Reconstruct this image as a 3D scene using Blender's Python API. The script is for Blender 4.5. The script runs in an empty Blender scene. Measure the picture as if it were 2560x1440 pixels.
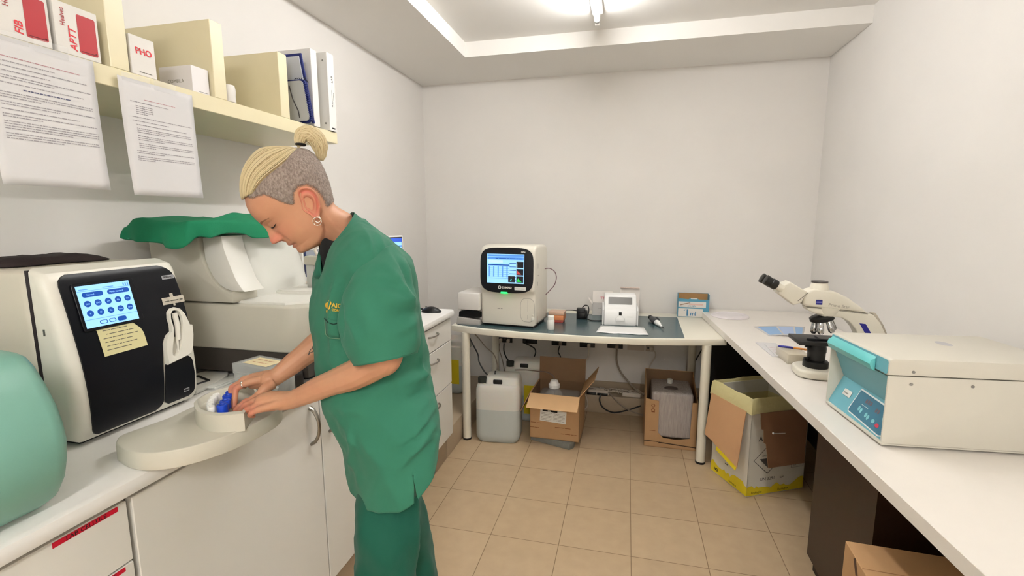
import bpy, bmesh, math, random
from mathutils import Vector, Matrix, noise
S = bpy.context.scene
COL = S.collection
PI = math.pi
V = Vector
random.seed(7)

# ------------------------------------------------------------------ camera
CAMH = 1.5
FPX = 1193.157
def cam_axes():
    y, p, r = (math.radians(a) for a in (13.543, 8.278, -0.1438))
    cy, sy, cp, sp = math.cos(y), math.sin(y), math.cos(p), math.sin(p)
    f = V((-sy * cp, cy * cp, -sp)); x = V((cy, sy, 0)); u = x.cross(f)
    c, s = math.cos(r), math.sin(r)
    return c * x + s * u, -s * x + c * u, f
CX, CU, CF = cam_axes()
cd = bpy.data.cameras.new('camera'); cam = bpy.data.objects.new('camera', cd); COL.objects.link(cam)
cam.matrix_world = Matrix(((CX.x, CU.x, -CF.x, 0), (CX.y, CU.y, -CF.y, 0), (CX.z, CU.z, -CF.z, CAMH), (0, 0, 0, 1)))
cd.sensor_fit = 'HORIZONTAL'; cd.sensor_width = 36; cd.lens = 36 * FPX / 2560
cd.clip_start = 0.05; cd.clip_end = 50
S.camera = cam
def at(px, py, d):
    """world point seen at pixel (px, py), d metres along the view axis"""
    return V((0, 0, CAMH)) + d * (CX * ((px - 1280) / FPX) + CU * ((720 - py) / FPX) + CF)

# ------------------------------------------------------------------ materials
def lin(c):
    o = []
    for k in c[:3]:
        k = k / 255
        o.append(k / 12.92 if k <= .04045 else ((k + .055) / 1.055) ** 2.4)
    return (*o, 1)
MC = {}
def mat(name, rgb, rough=.5, metal=0, spec=.5, bump=0, bscale=60, var=0, vscale=6, trans=0, ior=1.45, alpha=1,
        emit=0, ergb=None, coat=0, sss=0, sheen=0, bdist=.002, stretch=None):
    if name in MC: return MC[name]
    m = bpy.data.materials.new(name); m.use_nodes = True; MC[name] = m
    nt = m.node_tree; b = nt.nodes['Principled BSDF']
    b.inputs['Base Color'].default_value = lin(rgb)
    b.inputs['Roughness'].default_value = rough; b.inputs['Metallic'].default_value = metal
    b.inputs['Specular IOR Level'].default_value = spec; b.inputs['IOR'].default_value = ior
    b.inputs['Transmission Weight'].default_value = trans; b.inputs['Alpha'].default_value = alpha
    b.inputs['Coat Weight'].default_value = coat; b.inputs['Coat Roughness'].default_value = .15
    if sheen: b.inputs['Sheen Weight'].default_value = sheen; b.inputs['Sheen Roughness'].default_value = .5
    if sss:
        b.inputs['Subsurface Weight'].default_value = sss
        b.inputs['Subsurface Radius'].default_value = (1, .35, .2); b.inputs['Subsurface Scale'].default_value = .006
    if emit:
        b.inputs['Emission Color'].default_value = lin(ergb or rgb); b.inputs['Emission Strength'].default_value = emit
    if bump or var:
        tc = nt.nodes.new('ShaderNodeTexCoord'); vec = tc.outputs['Object']
        if stretch:
            mp = nt.nodes.new('ShaderNodeMapping'); mp.inputs['Scale'].default_value = stretch
            nt.links.new(vec, mp.inputs[0]); vec = mp.outputs[0]
    if var:
        n = nt.nodes.new('ShaderNodeTexNoise'); n.inputs['Scale'].default_value = vscale; n.inputs['Detail'].default_value = 4
        nt.links.new(vec, n.inputs['Vector'])
        r = nt.nodes.new('ShaderNodeMapRange')
        r.inputs[1].default_value = .3; r.inputs[2].default_value = .7; r.inputs[3].default_value = 1 - var; r.inputs[4].default_value = 1 + var * .4
        mx = nt.nodes.new('ShaderNodeVectorMath'); mx.operation = 'SCALE'
        mx.inputs[0].default_value = lin(rgb)[:3]
        nt.links.new(n.outputs[0], r.inputs[0]); nt.links.new(r.outputs[0], mx.inputs['Scale'])
        nt.links.new(mx.outputs[0], b.inputs['Base Color'])
    if bump:
        n = nt.nodes.new('ShaderNodeTexNoise'); n.inputs['Scale'].default_value = bscale; n.inputs['Detail'].default_value = 3
        nt.links.new(vec, n.inputs['Vector'])
        bp = nt.nodes.new('ShaderNodeBump'); bp.inputs['Strength'].default_value = bump; bp.inputs['Distance'].default_value = bdist
        nt.links.new(n.outputs[0], bp.inputs['Height']); nt.links.new(bp.outputs[0], b.inputs['Normal'])
    return m

# ------------------------------------------------------------------ mesh building
def T(x=0, y=0, z=0): return Matrix.Translation((x, y, z))
def RZ(a): return Matrix.Rotation(math.radians(a), 4, 'Z')
def RX(a): return Matrix.Rotation(math.radians(a), 4, 'X')
def RY(a): return Matrix.Rotation(math.radians(a), 4, 'Y')
def face(o, x, y):
    """frame on a surface: x to the right, y up the face, z out of it"""
    x = V(x).normalized(); y = V(y); y = (y - x * y.dot(x)).normalized(); n = x.cross(y)
    return Matrix(((x.x, y.x, n.x, o[0]), (x.y, y.y, n.y, o[1]), (x.z, y.z, n.z, o[2]), (0, 0, 0, 1)))
def catmull(pts, n):
    P = [V(p) for p in pts]; out = []
    for i in range(len(P) - 1):
        a, b, c, d = P[max(i - 1, 0)], P[i], P[i + 1], P[min(i + 2, len(P) - 1)]
        for k in range(n):
            t = k / n
            out.append(.5 * (2 * b + (c - a) * t + (2 * a - 5 * b + 4 * c - d) * t * t + (3 * b - a - 3 * c + d) * t ** 3))
    out.append(P[-1].copy())
    return out
def interp(tab, x):
    if x <= tab[0][0]: return tab[0][1]
    for (a, u), (b, w) in zip(tab, tab[1:]):
        if x <= b:
            t = (x - a) / (b - a)
            return u + (w - u) * t
    return tab[-1][1]
def sinterp(tab, x):
    """smooth (Catmull-Rom) table look-up"""
    n = len(tab)
    if x <= tab[0][0]: return tab[0][1]
    if x >= tab[-1][0]: return tab[-1][1]
    for i in range(n - 1):
        a, b = tab[i], tab[i + 1]
        if x <= b[0]:
            h = b[0] - a[0]; t = (x - a[0]) / h
            p = tab[i - 1] if i else (a[0] - h, 2 * a[1] - b[1]); q = tab[i + 2] if i + 2 < n else (b[0] + h, 2 * b[1] - a[1])
            m0 = (b[1] - p[1]) / (b[0] - p[0]) * h; m1 = (q[1] - a[1]) / (q[0] - a[0]) * h
            t2, t3 = t * t, t ** 3
            return (2 * t3 - 3 * t2 + 1) * a[1] + (t3 - 2 * t2 + t) * m0 + (-2 * t3 + 3 * t2) * b[1] + (t3 - t2) * m1
class MB:
    def __init__(s): s.v = []; s.f = []; s.m = []; s.M = None
    def add(s, vs, fs, M=None, m=0):
        o = len(s.v)
        for p in vs:
            p = V(p)
            if M is not None: p = M @ p
            s.v.append(p)
        for f in fs: s.f.append([i + o for i in f]); s.m.append(m)
        return s
    def bm(s, b, M=None, m=0):
        b.verts.index_update()
        s.add([v.co for v in b.verts], [[v.index for v in f.verts] for f in b.faces], M, m); b.free(); return s
    def box(s, x0, y0, z0, x1, y1, z1, r=0, seg=2, M=None, m=0):
        b = bmesh.new(); bmesh.ops.create_cube(b, size=1)
        for v in b.verts:
            v.co = V(((x0 + x1) / 2 + v.co.x * (x1 - x0), (y0 + y1) / 2 + v.co.y * (y1 - y0), (z0 + z1) / 2 + v.co.z * (z1 - z0)))
        if r: bmesh.ops.bevel(b, geom=b.edges[:], offset=r, segments=seg, profile=.5, affect='EDGES')
        return s.bm(b, M, m)
    def prism(s, poly, h, M=None, r=0, seg=2, z0=0, m=0):
        b = bmesh.new()
        lo = [b.verts.new((p[0], p[1], z0)) for p in poly]; hi = [b.verts.new((p[0], p[1], z0 + h)) for p in poly]
        n = len(poly)
        b.faces.new(lo[::-1]); tp = b.faces.new(hi)
        for i in range(n): b.faces.new((lo[i], lo[(i + 1) % n], hi[(i + 1) % n], hi[i]))
        bmesh.ops.recalc_face_normals(b, faces=b.faces[:])
        if r:
            e = [e for f in (b.faces[0], tp) for e in f.edges]
            bmesh.ops.bevel(b, geom=list(set(e)), offset=r, segments=seg, profile=.5, affect='EDGES')
        return s.bm(b, M, m)
    def loft(s, rings, caps=(1, 1), M=None, m=0, closed=True):
        n = len(rings[0]); vs = [p for r in rings for p in r]; fs = []
        for i in range(len(rings) - 1):
            for j in range(n if closed else n - 1):
                k = (j + 1) % n
                fs.append((i * n + j, i * n + k, (i + 1) * n + k, (i + 1) * n + j))
        if closed and caps[0]: fs.append(tuple(range(n - 1, -1, -1)))
        if closed and caps[1]: fs.append(tuple(range((len(rings) - 1) * n, len(rings) * n)))
        return s.add(vs, fs, M, m)
    def tube(s, path, r, n=8, caps=(1, 1), M=None, m=0, flat=1, up=None):
        P = [V(p) for p in path]; R = r if isinstance(r, (list, tuple)) else [r] * len(P)
        rings = []; t0 = (P[1] - P[0]).normalized()
        a = V(up) if up else (V((0, 0, 1)) if abs(t0.z) < .9 else V((1, 0, 0)))
        a = (a - t0 * a.dot(t0)).normalized()
        for i, p in enumerate(P):
            t = (P[min(i + 1, len(P) - 1)] - P[max(i - 1, 0)]).normalized()
            a = (a - t * a.dot(t)).normalized(); b = t.cross(a)
            rings.append([p + R[i] * (math.cos(q) * b + math.sin(q) * a * flat) for q in (2 * PI * k / n for k in range(n))])
        return s.loft(rings, caps, M, m)
    def lathe(s, prof, n=24, M=None, m=0, caps=(1, 1)):
        return s.loft([[V((r * math.cos(2 * PI * k / n), r * math.sin(2 * PI * k / n), z)) for k in range(n)] for r, z in prof], caps, M, m)
    def sphere(s, c, rx, ry=None, rz=None, n=16, M=None, m=0):
        ry = ry or rx; rz = rz or rx
        pr = [(max(math.sin(PI * i / (n // 2)), 1e-4), -math.cos(PI * i / (n // 2))) for i in range(n // 2 + 1)]
        rings = [[V((c[0] + rx * r * math.cos(2 * PI * k / n), c[1] + ry * r * math.sin(2 * PI * k / n), c[2] + rz * z)) for k in range(n)] for r, z in pr]
        return s.loft(rings, (1, 1), M, m)
    def quad(s, M, x0, y0, x1, y1, z=0, m=0):
        return s.add([(x0, y0, z), (x1, y0, z), (x1, y1, z), (x0, y1, z)], [(0, 1, 2, 3)], M, m)
    def plate(s, M, x0, y0, x1, y1, h=.0005, r=0, m=0, seg=4):
        if r:
            poly = rrect(x0, y0, x1, y1, r, seg)
            return s.prism(poly, h, M, m=m)
        return s.box(x0, y0, 0, x1, y1, h, M=M, m=m)
def rrect(x0, y0, x1, y1, r, seg=4):
    if not isinstance(r, (list, tuple)): r = [r] * 4
    o = []
    for (cx, cy, a), q in zip(((x1, y0, -90), (x1, y1, 0), (x0, y1, 90), (x0, y0, 180)), r):
        sx = -1 if cx == x1 else 1; sy = -1 if cy == y1 else 1
        for k in range(seg + 1):
            t = math.radians(a + 90 * k / seg)
            o.append((cx + sx * q + q * math.cos(t), cy + sy * q + q * math.sin(t)))
    return o
def mesh_from(name, mb, mats, smooth=35):
    me = bpy.data.meshes.new(name); me.from_pydata(mb.v, [], mb.f)
    for m in (mats if isinstance(mats, (list, tuple)) else [mats]): me.materials.append(m)
    me.polygons.foreach_set('material_index', mb.m)
    b = bmesh.new(); b.from_mesh(me); bmesh.ops.recalc_face_normals(b, faces=b.faces[:]); b.to_mesh(me); b.free()
    if smooth:
        me.polygons.foreach_set('use_smooth', [True] * len(me.polygons))
        if smooth < 180: me.set_sharp_from_angle(angle=math.radians(smooth))
    me.update(); return me
def obj(name, mb, mats, parent=None, smooth=35, label=None, sub=0, solid=0):
    """a mesh part in its parent's coordinates"""
    o = bpy.data.objects.new(name, mesh_from(name, mb, mats, smooth)); COL.objects.link(o)
    if parent: o.parent = parent
    if label: o['label'] = label
    if solid:
        md = o.modifiers.new('thickness', 'SOLIDIFY'); md.thickness = solid; md.offset = -1
    if sub:
        md = o.modifiers.new('smooth', 'SUBSURF'); md.levels = sub; md.render_levels = sub
    return o
def tag(o, label, cat, group=None, kind=None):
    o['label'] = label; o['category'] = cat
    if group: o['group'] = group
    if kind: o['kind'] = kind
    return o
def thing(name, loc, rz, label, cat, group=None):
    o = bpy.data.objects.new(name, None); COL.objects.link(o); o.empty_display_size = .05
    o.location = loc; o.rotation_euler = (0, 0, math.radians(rz))
    return tag(o, label, cat, group)
def single(name, mb, mats, label, cat, group=None, smooth=35, solid=0, sub=0):
    """a thing that is one mesh, given in world coordinates; its origin goes to its base"""
    xs = [p.x for p in mb.v]; ys = [p.y for p in mb.v]; z0 = min(p.z for p in mb.v)
    o0 = V(((min(xs) + max(xs)) / 2, (min(ys) + max(ys)) / 2, z0))
    mb.v = [p - o0 for p in mb.v]
    o = obj(name, mb, mats, None, smooth, solid=solid, sub=sub); o.location = o0
    return tag(o, label, cat, group)
def struct(name, mb, mats, smooth=35):
    o = obj(name, mb, mats, None, smooth); o['kind'] = 'structure'; return o
def dup(root, loc, rz=None, label=None):
    r = root.copy(); COL.objects.link(r); r.location = loc
    if rz is not None: r.rotation_euler = (0, 0, math.radians(rz))
    if label: r['label'] = label
    for c in list(root.children):
        d = c.copy(); COL.objects.link(d); d.parent = r
        for g in list(c.children):
            h = g.copy(); COL.objects.link(h); h.parent = d
    return r
def text_mb(s, size, M, mb=None, align='LEFT', h=.0003, m=0, shear=0, bold=0, xs=1):
    c = bpy.data.curves.new('lettering', 'FONT'); c.body = s; c.size = size; c.align_x = align; c.extrude = h / 2; c.shear = shear; c.offset = bold
    c.resolution_u = 3
    o = bpy.data.objects.new('lettering', c); COL.objects.link(o)
    dg = bpy.context.evaluated_depsgraph_get()
    me = bpy.data.meshes.new_from_object(o.evaluated_get(dg))
    mb = mb or MB()
    mb.add([(v.co.x * xs, v.co.y, v.co.z + h / 2) for v in me.vertices], [list(p.vertices) for p in me.polygons], M, m)
    bpy.data.objects.remove(o); bpy.data.meshes.remove(me); bpy.data.curves.remove(c)
    return mb
def scribble(mb, M, x, y, w, hh, m=0, rnd=random, fill=.92):
    """a line of small print: a run of word-length strokes"""
    e = x
    while e < x + w * fill:
        l = min(rnd.uniform(1.2, 6.5) * hh, x + w - e)
        mb.quad(M, e, y, e + l, y + hh * .55, m=m)
        e += l + hh * .55
    return mb
# ------------------------------------------------------------------ the room
M_wall = mat('wall_paint', (227, 223, 218), .75, bump=.08, bscale=90, var=.02, vscale=3)
M_ceil = mat('ceiling_paint', (236, 233, 228), .8, bump=.05, bscale=80)
M_skirt = mat('beige_tile', (176, 158, 134), .35, var=.06, vscale=9)
XL, XR, YB, YF, ZS, ZR = -1.64, 1.27, 3.75, -3.0, 2.556, 2.65
def floor_material():
    m = bpy.data.materials.new('floor_tiles'); m.use_nodes = True; nt = m.node_tree; b = nt.nodes['Principled BSDF']
    tc = nt.nodes.new('ShaderNodeTexCoord'); mp = nt.nodes.new('ShaderNodeMapping')
    s = .32675
    mp.inputs['Location'].default_value = (.5931 / s + 20, -2.0139 / s + 20, 0); mp.inputs['Scale'].default_value = (1 / s, 1 / s, 1)
    nt.links.new(tc.outputs['Object'], mp.inputs[0])
    br = nt.nodes.new('ShaderNodeTexBrick'); br.offset = 0; br.squash = 1
    br.inputs['Scale'].default_value = 1; br.inputs['Brick Width'].default_value = 1; br.inputs['Row Height'].default_value = 1
    br.inputs['Mortar Size'].default_value = .0055; br.inputs['Mortar Smooth'].default_value = .3
    br.inputs['Color1'].default_value = lin((196, 172, 140)); br.inputs['Color2'].default_value = lin((191, 167, 135)); br.inputs['Mortar'].default_value = lin((138, 116, 90))
    nt.links.new(mp.outputs[0], br.inputs['Vector'])
    n = nt.nodes.new('ShaderNodeTexNoise'); n.inputs['Scale'].default_value = 5; n.inputs['Detail'].default_value = 6
    nt.links.new(mp.outputs[0], n.inputs['Vector'])
    mr = nt.nodes.new('ShaderNodeMapRange'); mr.inputs[1].default_value = .3; mr.inputs[2].default_value = .7; mr.inputs[3].default_value = .95; mr.inputs[4].default_value = 1.03
    nt.links.new(n.outputs[0], mr.inputs[0])
    sc = nt.nodes.new('ShaderNodeVectorMath'); sc.operation = 'SCALE'
    nt.links.new(br.outputs['Color'], sc.inputs[0]); nt.links.new(mr.outputs[0], sc.inputs['Scale']); nt.links.new(sc.outputs[0], b.inputs['Base Color'])
    b.inputs['Roughness'].default_value = .27; b.inputs['Specular IOR Level'].default_value = .4
    bp = nt.nodes.new('ShaderNodeBump'); bp.inputs['Strength'].default_value = .5; bp.inputs['Distance'].default_value = .001; bp.invert = True
    nt.links.new(br.outputs['Fac'], bp.inputs['Height']); nt.links.new(bp.outputs[0], b.inputs['Normal'])
    return m
struct('floor', MB().box(XL - .1, YF - .1, -.1, XR + .1, YB + .1, 0), floor_material(), 0)
struct('wall_left', MB().box(XL - .1, YF, 0, XL, YB, ZR + .1), M_wall, 0)
struct('wall_right', MB().box(XR, YF, 0, XR + .1, YB, ZR + .1), M_wall, 0)
struct('wall_back', MB().box(XL - .1, YB, 0, XR + .1, YB + .1, ZR + .1), M_wall, 0)
struct('wall_front', MB().box(XL - .1, YF - .1, 0, XR + .1, YF, ZR + .1), M_wall, 0)
c = MB().box(XL, YF, ZR, XR, YB, ZR + .1)
struct('ceiling', c, M_ceil, 0)
t = MB().box(XL, YF, ZS, -1.08, YB, ZR)
t.box(-1.08, 3.18, ZS, XR, YB, ZR); t.box(-1.08, YF, ZS, XR, -2.6, ZR)
struct('trim_1', t, M_ceil, 0)
# the low tiled step that runs along the back wall and on under the left cabinets
t = MB().box(-1.065, 3.6, 0, XR, YB, .14, r=.004).box(XL, 2.66, 0, -1.065, YB, .17, r=.004)
t.box(-1.065, YB - .012, .14, XR, YB, .21)
struct('baseboard_back', t, M_skirt, 30)
struct('baseboard_left', MB().box(XL, YF, 0, -1.065, 2.655, .17, r=.003), M_skirt, 30)

# ------------------------------------------------------------------ lights
M_tube = mat('glowing_tube', (255, 252, 248), .3, emit=38, ergb=(255, 255, 254))
M_filltube = mat('fill_tube', (255, 252, 248), .3, emit=134, ergb=(255, 255, 254))  # stronger tube for the added fill batten
M_white = mat('white_enamel', (236, 234, 228), .35)
M_grey = mat('grey_metal', (150, 148, 144), .35, metal=.8)
def batten(y0, y1, label, x=-.2, m=None):
    t = thing('ceiling_light', (x, (y0 + y1) / 2, ZR), 0, label, 'ceiling light')
    h = (y1 - y0) / 2
    obj('housing', MB().box(-.03, -h - .01, -.028, .03, h + .01, 0, r=.006), M_white, t)
    for s in (-1, 1):
        e = MB().box(-.013, s * h - .012, -.088, .013, s * h + .012, -.026, r=.004)
        obj('lamp_holder', e, M_white, t)
    rd = .0135
    tb = MB().tube([(0, -h + .02, -.068), (0, h - .02, -.068)], rd, 16)
    obj('tube', tb, m or M_tube, t)
    for s in (-1, 1):
        obj('end_cap', MB().tube([(0, s * (h - .04), -.068), (0, s * (h - .011), -.068)], .0145, 16), M_grey, t)
batten(1.42, 2.88, 'slim white ceiling light with one bare glowing tube, above the middle of the room')
batten(-2.3, -.85, 'added fill light, an unseen ceiling batten with a bare tube behind the camera', .35, M_filltube)  # unseen batten added behind the camera to even out the light
w = bpy.data.worlds.new('world'); S.world = w; w.use_nodes = True
w.node_tree.nodes['Background'].inputs[0].default_value = (1, .96, .9, 1); w.node_tree.nodes['Background'].inputs[1].default_value = .3
S.view_settings.view_transform = 'Standard'; S.view_settings.look = 'None'; S.view_settings.gamma = 1; S.view_settings.use_curve_mapping = False
S.view_settings.exposure = 1.55
# ------------------------------------------------------------------ left run: worktop, cabinets, shelf
M_lam = mat('white_laminate', (232, 229, 224), .32, var=.015, vscale=20)
M_door = mat('cabinet_white', (226, 223, 215), .3)
M_carc = mat('cabinet_edge', (120, 116, 108), .6)
M_steel = mat('brushed_steel', (150, 146, 138), .3, metal=1)
M_cream = mat('cream_lacquer', (222, 212, 178), .35, var=.02, vscale=12)
M_red = mat('red_tape', (196, 22, 48), .4)
M_black = mat('black_plastic', (14, 14, 15), .4)
M_ink = mat('black_ink', (22, 20, 22), .7)

wt = MB()
prof = [(-1.64, .92), (-1.012, .92), (-1.003, .924), (-1.0, .933), (-1.0, .945), (-1.003, .954), (-1.012, .96), (-1.64, .96)]
wt.loft([[V((x, y, z)) for x, z in prof] for y in (-1.2, 2.662)])
single('worktop', wt, M_lam, 'long white worktop with rounded front edge along the left wall', 'worktop')

CABY = [(.2, .725), (.73, 1.96), (1.965, 2.655)]
def bow_handle(P0, P1, out, r=.0055, w=.012):
    """arched bar handle between two points, bowed away from the door (+X)"""
    P0, P1 = V(P0), V(P1); mb = MB(); pts = []; rr = []
    for k in range(15):
        t = k / 14; p = P0.lerp(P1, t); p.x += out * math.sin(PI * t) ** .55; pts.append(p); rr.append(r * (1.35 - .4 * math.sin(PI * t)))
    mb.tube(pts, rr, 8, flat=.75)
    return mb
def front_panel(name, y0, y1, z0, z1, parent, oy, m=M_door):
    return obj(name, MB().box(.0, y0 - oy, z0, .02, y1 - oy, z1, r=.0015, seg=1), m, parent)
# near drawer unit
def cabinet(y0, y1, label):
    t = thing('base_cabinet', (-1.04, y0, .17), 0, label, 'cabinet', None)
    obj('body', MB().box(-.58, .003, 0, 0, y1 - y0 - .003, .748), M_carc, t)
    return t
def tape(parent, y0, y1, z0, z1, s, M=None):
    fr = face((.0202, y0, z0), (0, 1, 0), (0, 0, 1))
    o = obj('label_tape', MB().plate(fr, 0, 0, y1 - y0, z1 - z0, .0005), M_red, parent)
    h = z1 - z0
    obj('lettering', text_mb(s, h * 1.05, fr @ T((y1 - y0) / 2, h * .13, .0006), align='CENTER', xs=(y1 - y0) * .8 / (len(s) * h * .72)), M_ink, o)
t = cabinet(.2, .725, 'white drawer cabinet with red label strips at the lower left')
zs = [(.772, .908), (.478, .768), (.175, .474)]
for i, (a, b) in enumerate(zs):
    d = front_panel('drawer', .203, .722, a - .17, b - .17, t, .2)
    if i < 2:
        if i == 0: tape(d, .585 - .2, .703 - .2, .895 - .17, .906 - .17, 'LAB CELLULE')
        else: tape(d, .60 - .2, .703 - .2, .757 - .17, .767 - .17, 'LAB TEINTURE')
    obj('handle', bow_handle((.02, .12, (a + b) / 2 - .17), (.02, .22, (a + b) / 2 - .17), .024), M_steel, d)
t = cabinet(.73, 1.96, 'white double-door cabinet with arched handles behind the person')
for (a, b, hy) in ((.733, 1.376, 1.325), (1.382, 1.957, 1.428)):
    d = front_panel('door', a, b, .178 - .17, .908 - .17, t, .73)
    obj('handle', bow_handle((.02, hy - .73, .875 - .17), (.02, hy - .73, .745 - .17), .034, r=.0065), M_steel, d)
t = cabinet(1.965, 2.655, 'white three-drawer cabinet at the far end of the worktop')
for a, b, hz in ((.778, .908, .868), (.51, .772, .718), (.18, .504, .455)):
    d = front_panel('drawer', 1.968, 2.652, a - .17, b - .17, t, 1.965)
    obj('handle', bow_handle((.02, .35, hz - .17), (.02, .47, hz - .17), .026, r=.005), M_steel, d)

# wall shelf with upright dividers
t = thing('wall_shelf', (-1.45, 1.2, 1.828), 0, 'long cream wall shelf with upright dividers above the worktop', 'shelf')
obj('shelf_board', MB().box(-.19, -1.5, 0, .19, .742, .048, r=.0015, seg=1), M_cream, t)
for y in (.665, .985, 1.297, 1.592):
    obj('divider', MB().box(-.19, y - 1.2, .048, .19, y - 1.2 + .047, .277, r=.0015, seg=1), M_cream, t)

# ------------------------------------------------------------------ white table
M_tab = mat('table_white', (233, 228, 212), .32)
TZ = .79
t = thing('table', (-.27, 3.3, 0), 0, 'white table with bowed front edge and four round legs', 'table')
fr = [(-1.135, 2.965), (-.95, 2.905), (-.64, 2.862), (-.27, 2.85), (.1, 2.87), (.4, 2.925), (.592, 2.975)]
poly = [(p.x + .27, p.y - 3.3) for p in catmull([(x, y, 0) for x, y in fr], 6)] + [(.592 + .27, .4), (-1.135 + .27, .4)]
obj('table_top', MB().prism(poly, .038, r=.002, z0=TZ - .038), M_tab, t)
for x, y in ((-1.03, 2.95), (.482, 2.968), (-1.01, 3.62), (.49, 3.62)):
    l = obj('leg', MB().tube([(x + .27, y - 3.3, .012), (x + .27, y - 3.3, TZ - .038)], .0275, 20), M_tab, t)
    obj('foot', MB().tube([(x + .27, y - 3.3, 0), (x + .27, y - 3.3, .013)], .0295, 20), M_black, l)
M_matt = mat('desk_mat_green', (62, 84, 88), .22, spec=.6)
poly = [(-1.1, 2.985), (-.93, 2.93), (-.64, 2.885), (-.27, 2.872), (.1, 2.89), (.352, 2.94), (.367, 3.56), (-1.1, 3.52)]
single('desk_mat', MB().prism(poly, .002, z0=TZ), M_matt, 'dark blue-green desk mat covering most of the white table', 'desk mat')

# ------------------------------------------------------------------ right bench
M_bench = mat('bench_white', (236, 230, 222), .35, var=.015, vscale=15)
M_brown = mat('dark_brown_veneer', (46, 27, 17), .4, var=.15, vscale=14, stretch=(6, 6, 1))
M_dark = mat('black_brown_panel', (17, 12, 10), .5)
BZ = .832
t = thing('workbench', (.95, 2.0, 0), 0, 'long white workbench on dark brown base along the right wall', 'workbench')
def b2(x, y): return (x - .95, y - 2.0)
obj('bench_top', MB().prism([b2(.533, 3.74), b2(.713, .3), b2(1.265, .3), b2(1.265, 3.74)], .04, r=.0015, seg=1, z0=BZ - .04), M_bench, t)
obj('pedestal', MB().box(.80 - .95, 1.64 - 2, .06, 1.24 - .95, 2.13 - 2, BZ - .04), M_brown, t)
obj('plinth', MB().box(.82 - .95, 1.66 - 2, 0, 1.22 - .95, 2.11 - 2, .06), M_dark, t)
obj('back_panel', MB().box(1.24 - .95, .32 - 2, 0, 1.262 - .95, 3.58 - 2, BZ - .04), M_dark, t)
obj('end_panel', MB().box(.60 - .95, 3.57 - 2, 0, 1.262 - .95, 3.595 - 2, BZ - .04), M_dark, t)
obj('side_panel', MB().box(.79 - .95, .32 - 2, 0, 1.24 - .95, .345 - 2, BZ - .04), M_dark, t)
# ------------------------------------------------------------------ machines on the left worktop
def wobj(name, mb, mats, t, smooth=35, label=None, sub=0, solid=0):
    """a part given in world coordinates, of an unrotated thing (or of a part of one)"""
    r = t
    while r.parent: r = r.parent
    o = V(r.location); mb.v = [p - o for p in mb.v]
    return obj(name, mb, mats, t, smooth, label, sub, solid)
M_ivory = mat('ivory_plastic', (212, 204, 188), .4, bump=.03, bscale=300)
M_ivory2 = mat('ivory_rim', (226, 222, 210), .35)
M_navy = mat('black_gloss_panel', (9, 11, 17), .34, spec=.3)
M_seam = mat('dark_seam', (38, 30, 34), .6)
M_screen = mat('screen_glow', (90, 130, 170), .3, emit=.40, ergb=(150, 202, 255))
M_sblue = mat('screen_blue', (10, 50, 110), .3, emit=.22, ergb=(12, 84, 190))
M_smid = mat('screen_mid', (50, 90, 140), .3, emit=.32, ergb=(90, 150, 226))
M_sink = mat('screen_ink', (20, 40, 90), .3, emit=.1)
M_sticky = mat('yellow_note', (216, 208, 158), .7)
M_pen = mat('pen_ink', (96, 94, 84), .8)
M_lbl = mat('white_label', (226, 226, 220), .5)
M_grime = mat('worn_tape', (196, 188, 172), .6, var=.2, vscale=90)

t = thing('benchtop_analyzer', (-1.44, .955, .96), 0, 'ivory benchtop analyzer with black front, touchscreen and yellow note', 'analyzer')
FP = [(.965, -1.262), (.985, -1.246), (1.02, -1.240), (1.08, -1.238), (1.15, -1.243), (1.22, -1.254), (1.29, -1.268), (1.345, -1.281), (1.372, -1.291), (1.388, -1.31)]
def bx(z): return sinterp(FP, z)
Mx = face((0, .79, 0), (0, 0, 1), (1, 0, 0))            # prism (z, x) extruded along +Y
fp = [(z, bx(z)) for z in [.972 + .0162 * k for k in range(26)]]
shell = [(.972, -1.335)] + fp + [(1.389, -1.335)]
wobj('front_shell', MB().prism(shell, .335, Mx, r=.02, seg=4), M_ivory2, t)
rear = [(.972, -1.615), (.972, -1.342), (1.383, -1.342), (1.383, -1.50), (1.36, -1.60), (1.33, -1.615)]
wobj('rear_body', MB().prism(rear, .327, Mx @ T(0, 0, .004), r=.018, seg=3), M_ivory, t)
wobj('seam_strip', MB().box(-1.344, .797, .975, -1.333, 1.118, 1.384), M_seam, t)
wobj('base_foot', MB().box(-1.58, .815, .96, -1.275, 1.10, .973, r=.004), M_black, t)
def frontsheet(rows, off, ncol=14):
    """a sheet that follows the front: rows of (z, y_left, y_right)"""
    mb = MB()
    rings = []
    for z, a, b in rows:
        rings.append([V((bx(z) + off, a + (b - a) * k / ncol, z)) for k in range(ncol + 1)])
    mb.loft(rings, closed=False)
    # give it thickness
    n = len(mb.v); vs = [p - V((off + .002, 0, 0)) for p in mb.v]; fs = [f[::-1] for f in mb.f]
    base = len(mb.v); mb.add(vs, fs)
    w = ncol + 1; h = len(rows)
    edge = [(i * w, (i + 1) * w) for i in range(h - 1)] + [((i + 1) * w - 1, (i + 2) * w - 1) for i in range(h - 1)]
    edge += [(k, k + 1) for k in range(ncol)] + [((h - 1) * w + k, (h - 1) * w + k + 1) for k in range(ncol)]
    for a, b in edge: mb.f.append([a, b, b + base, a + base]); mb.m.append(0)
    return mb
rows = []
yL = [(.98, .838), (.985, .828), (.995, .824), (1.02, .823), (1.1, .822), (1.3, .819), (1.345, .819), (1.358, .822), (1.366, .829), (1.373, .846)]
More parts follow.
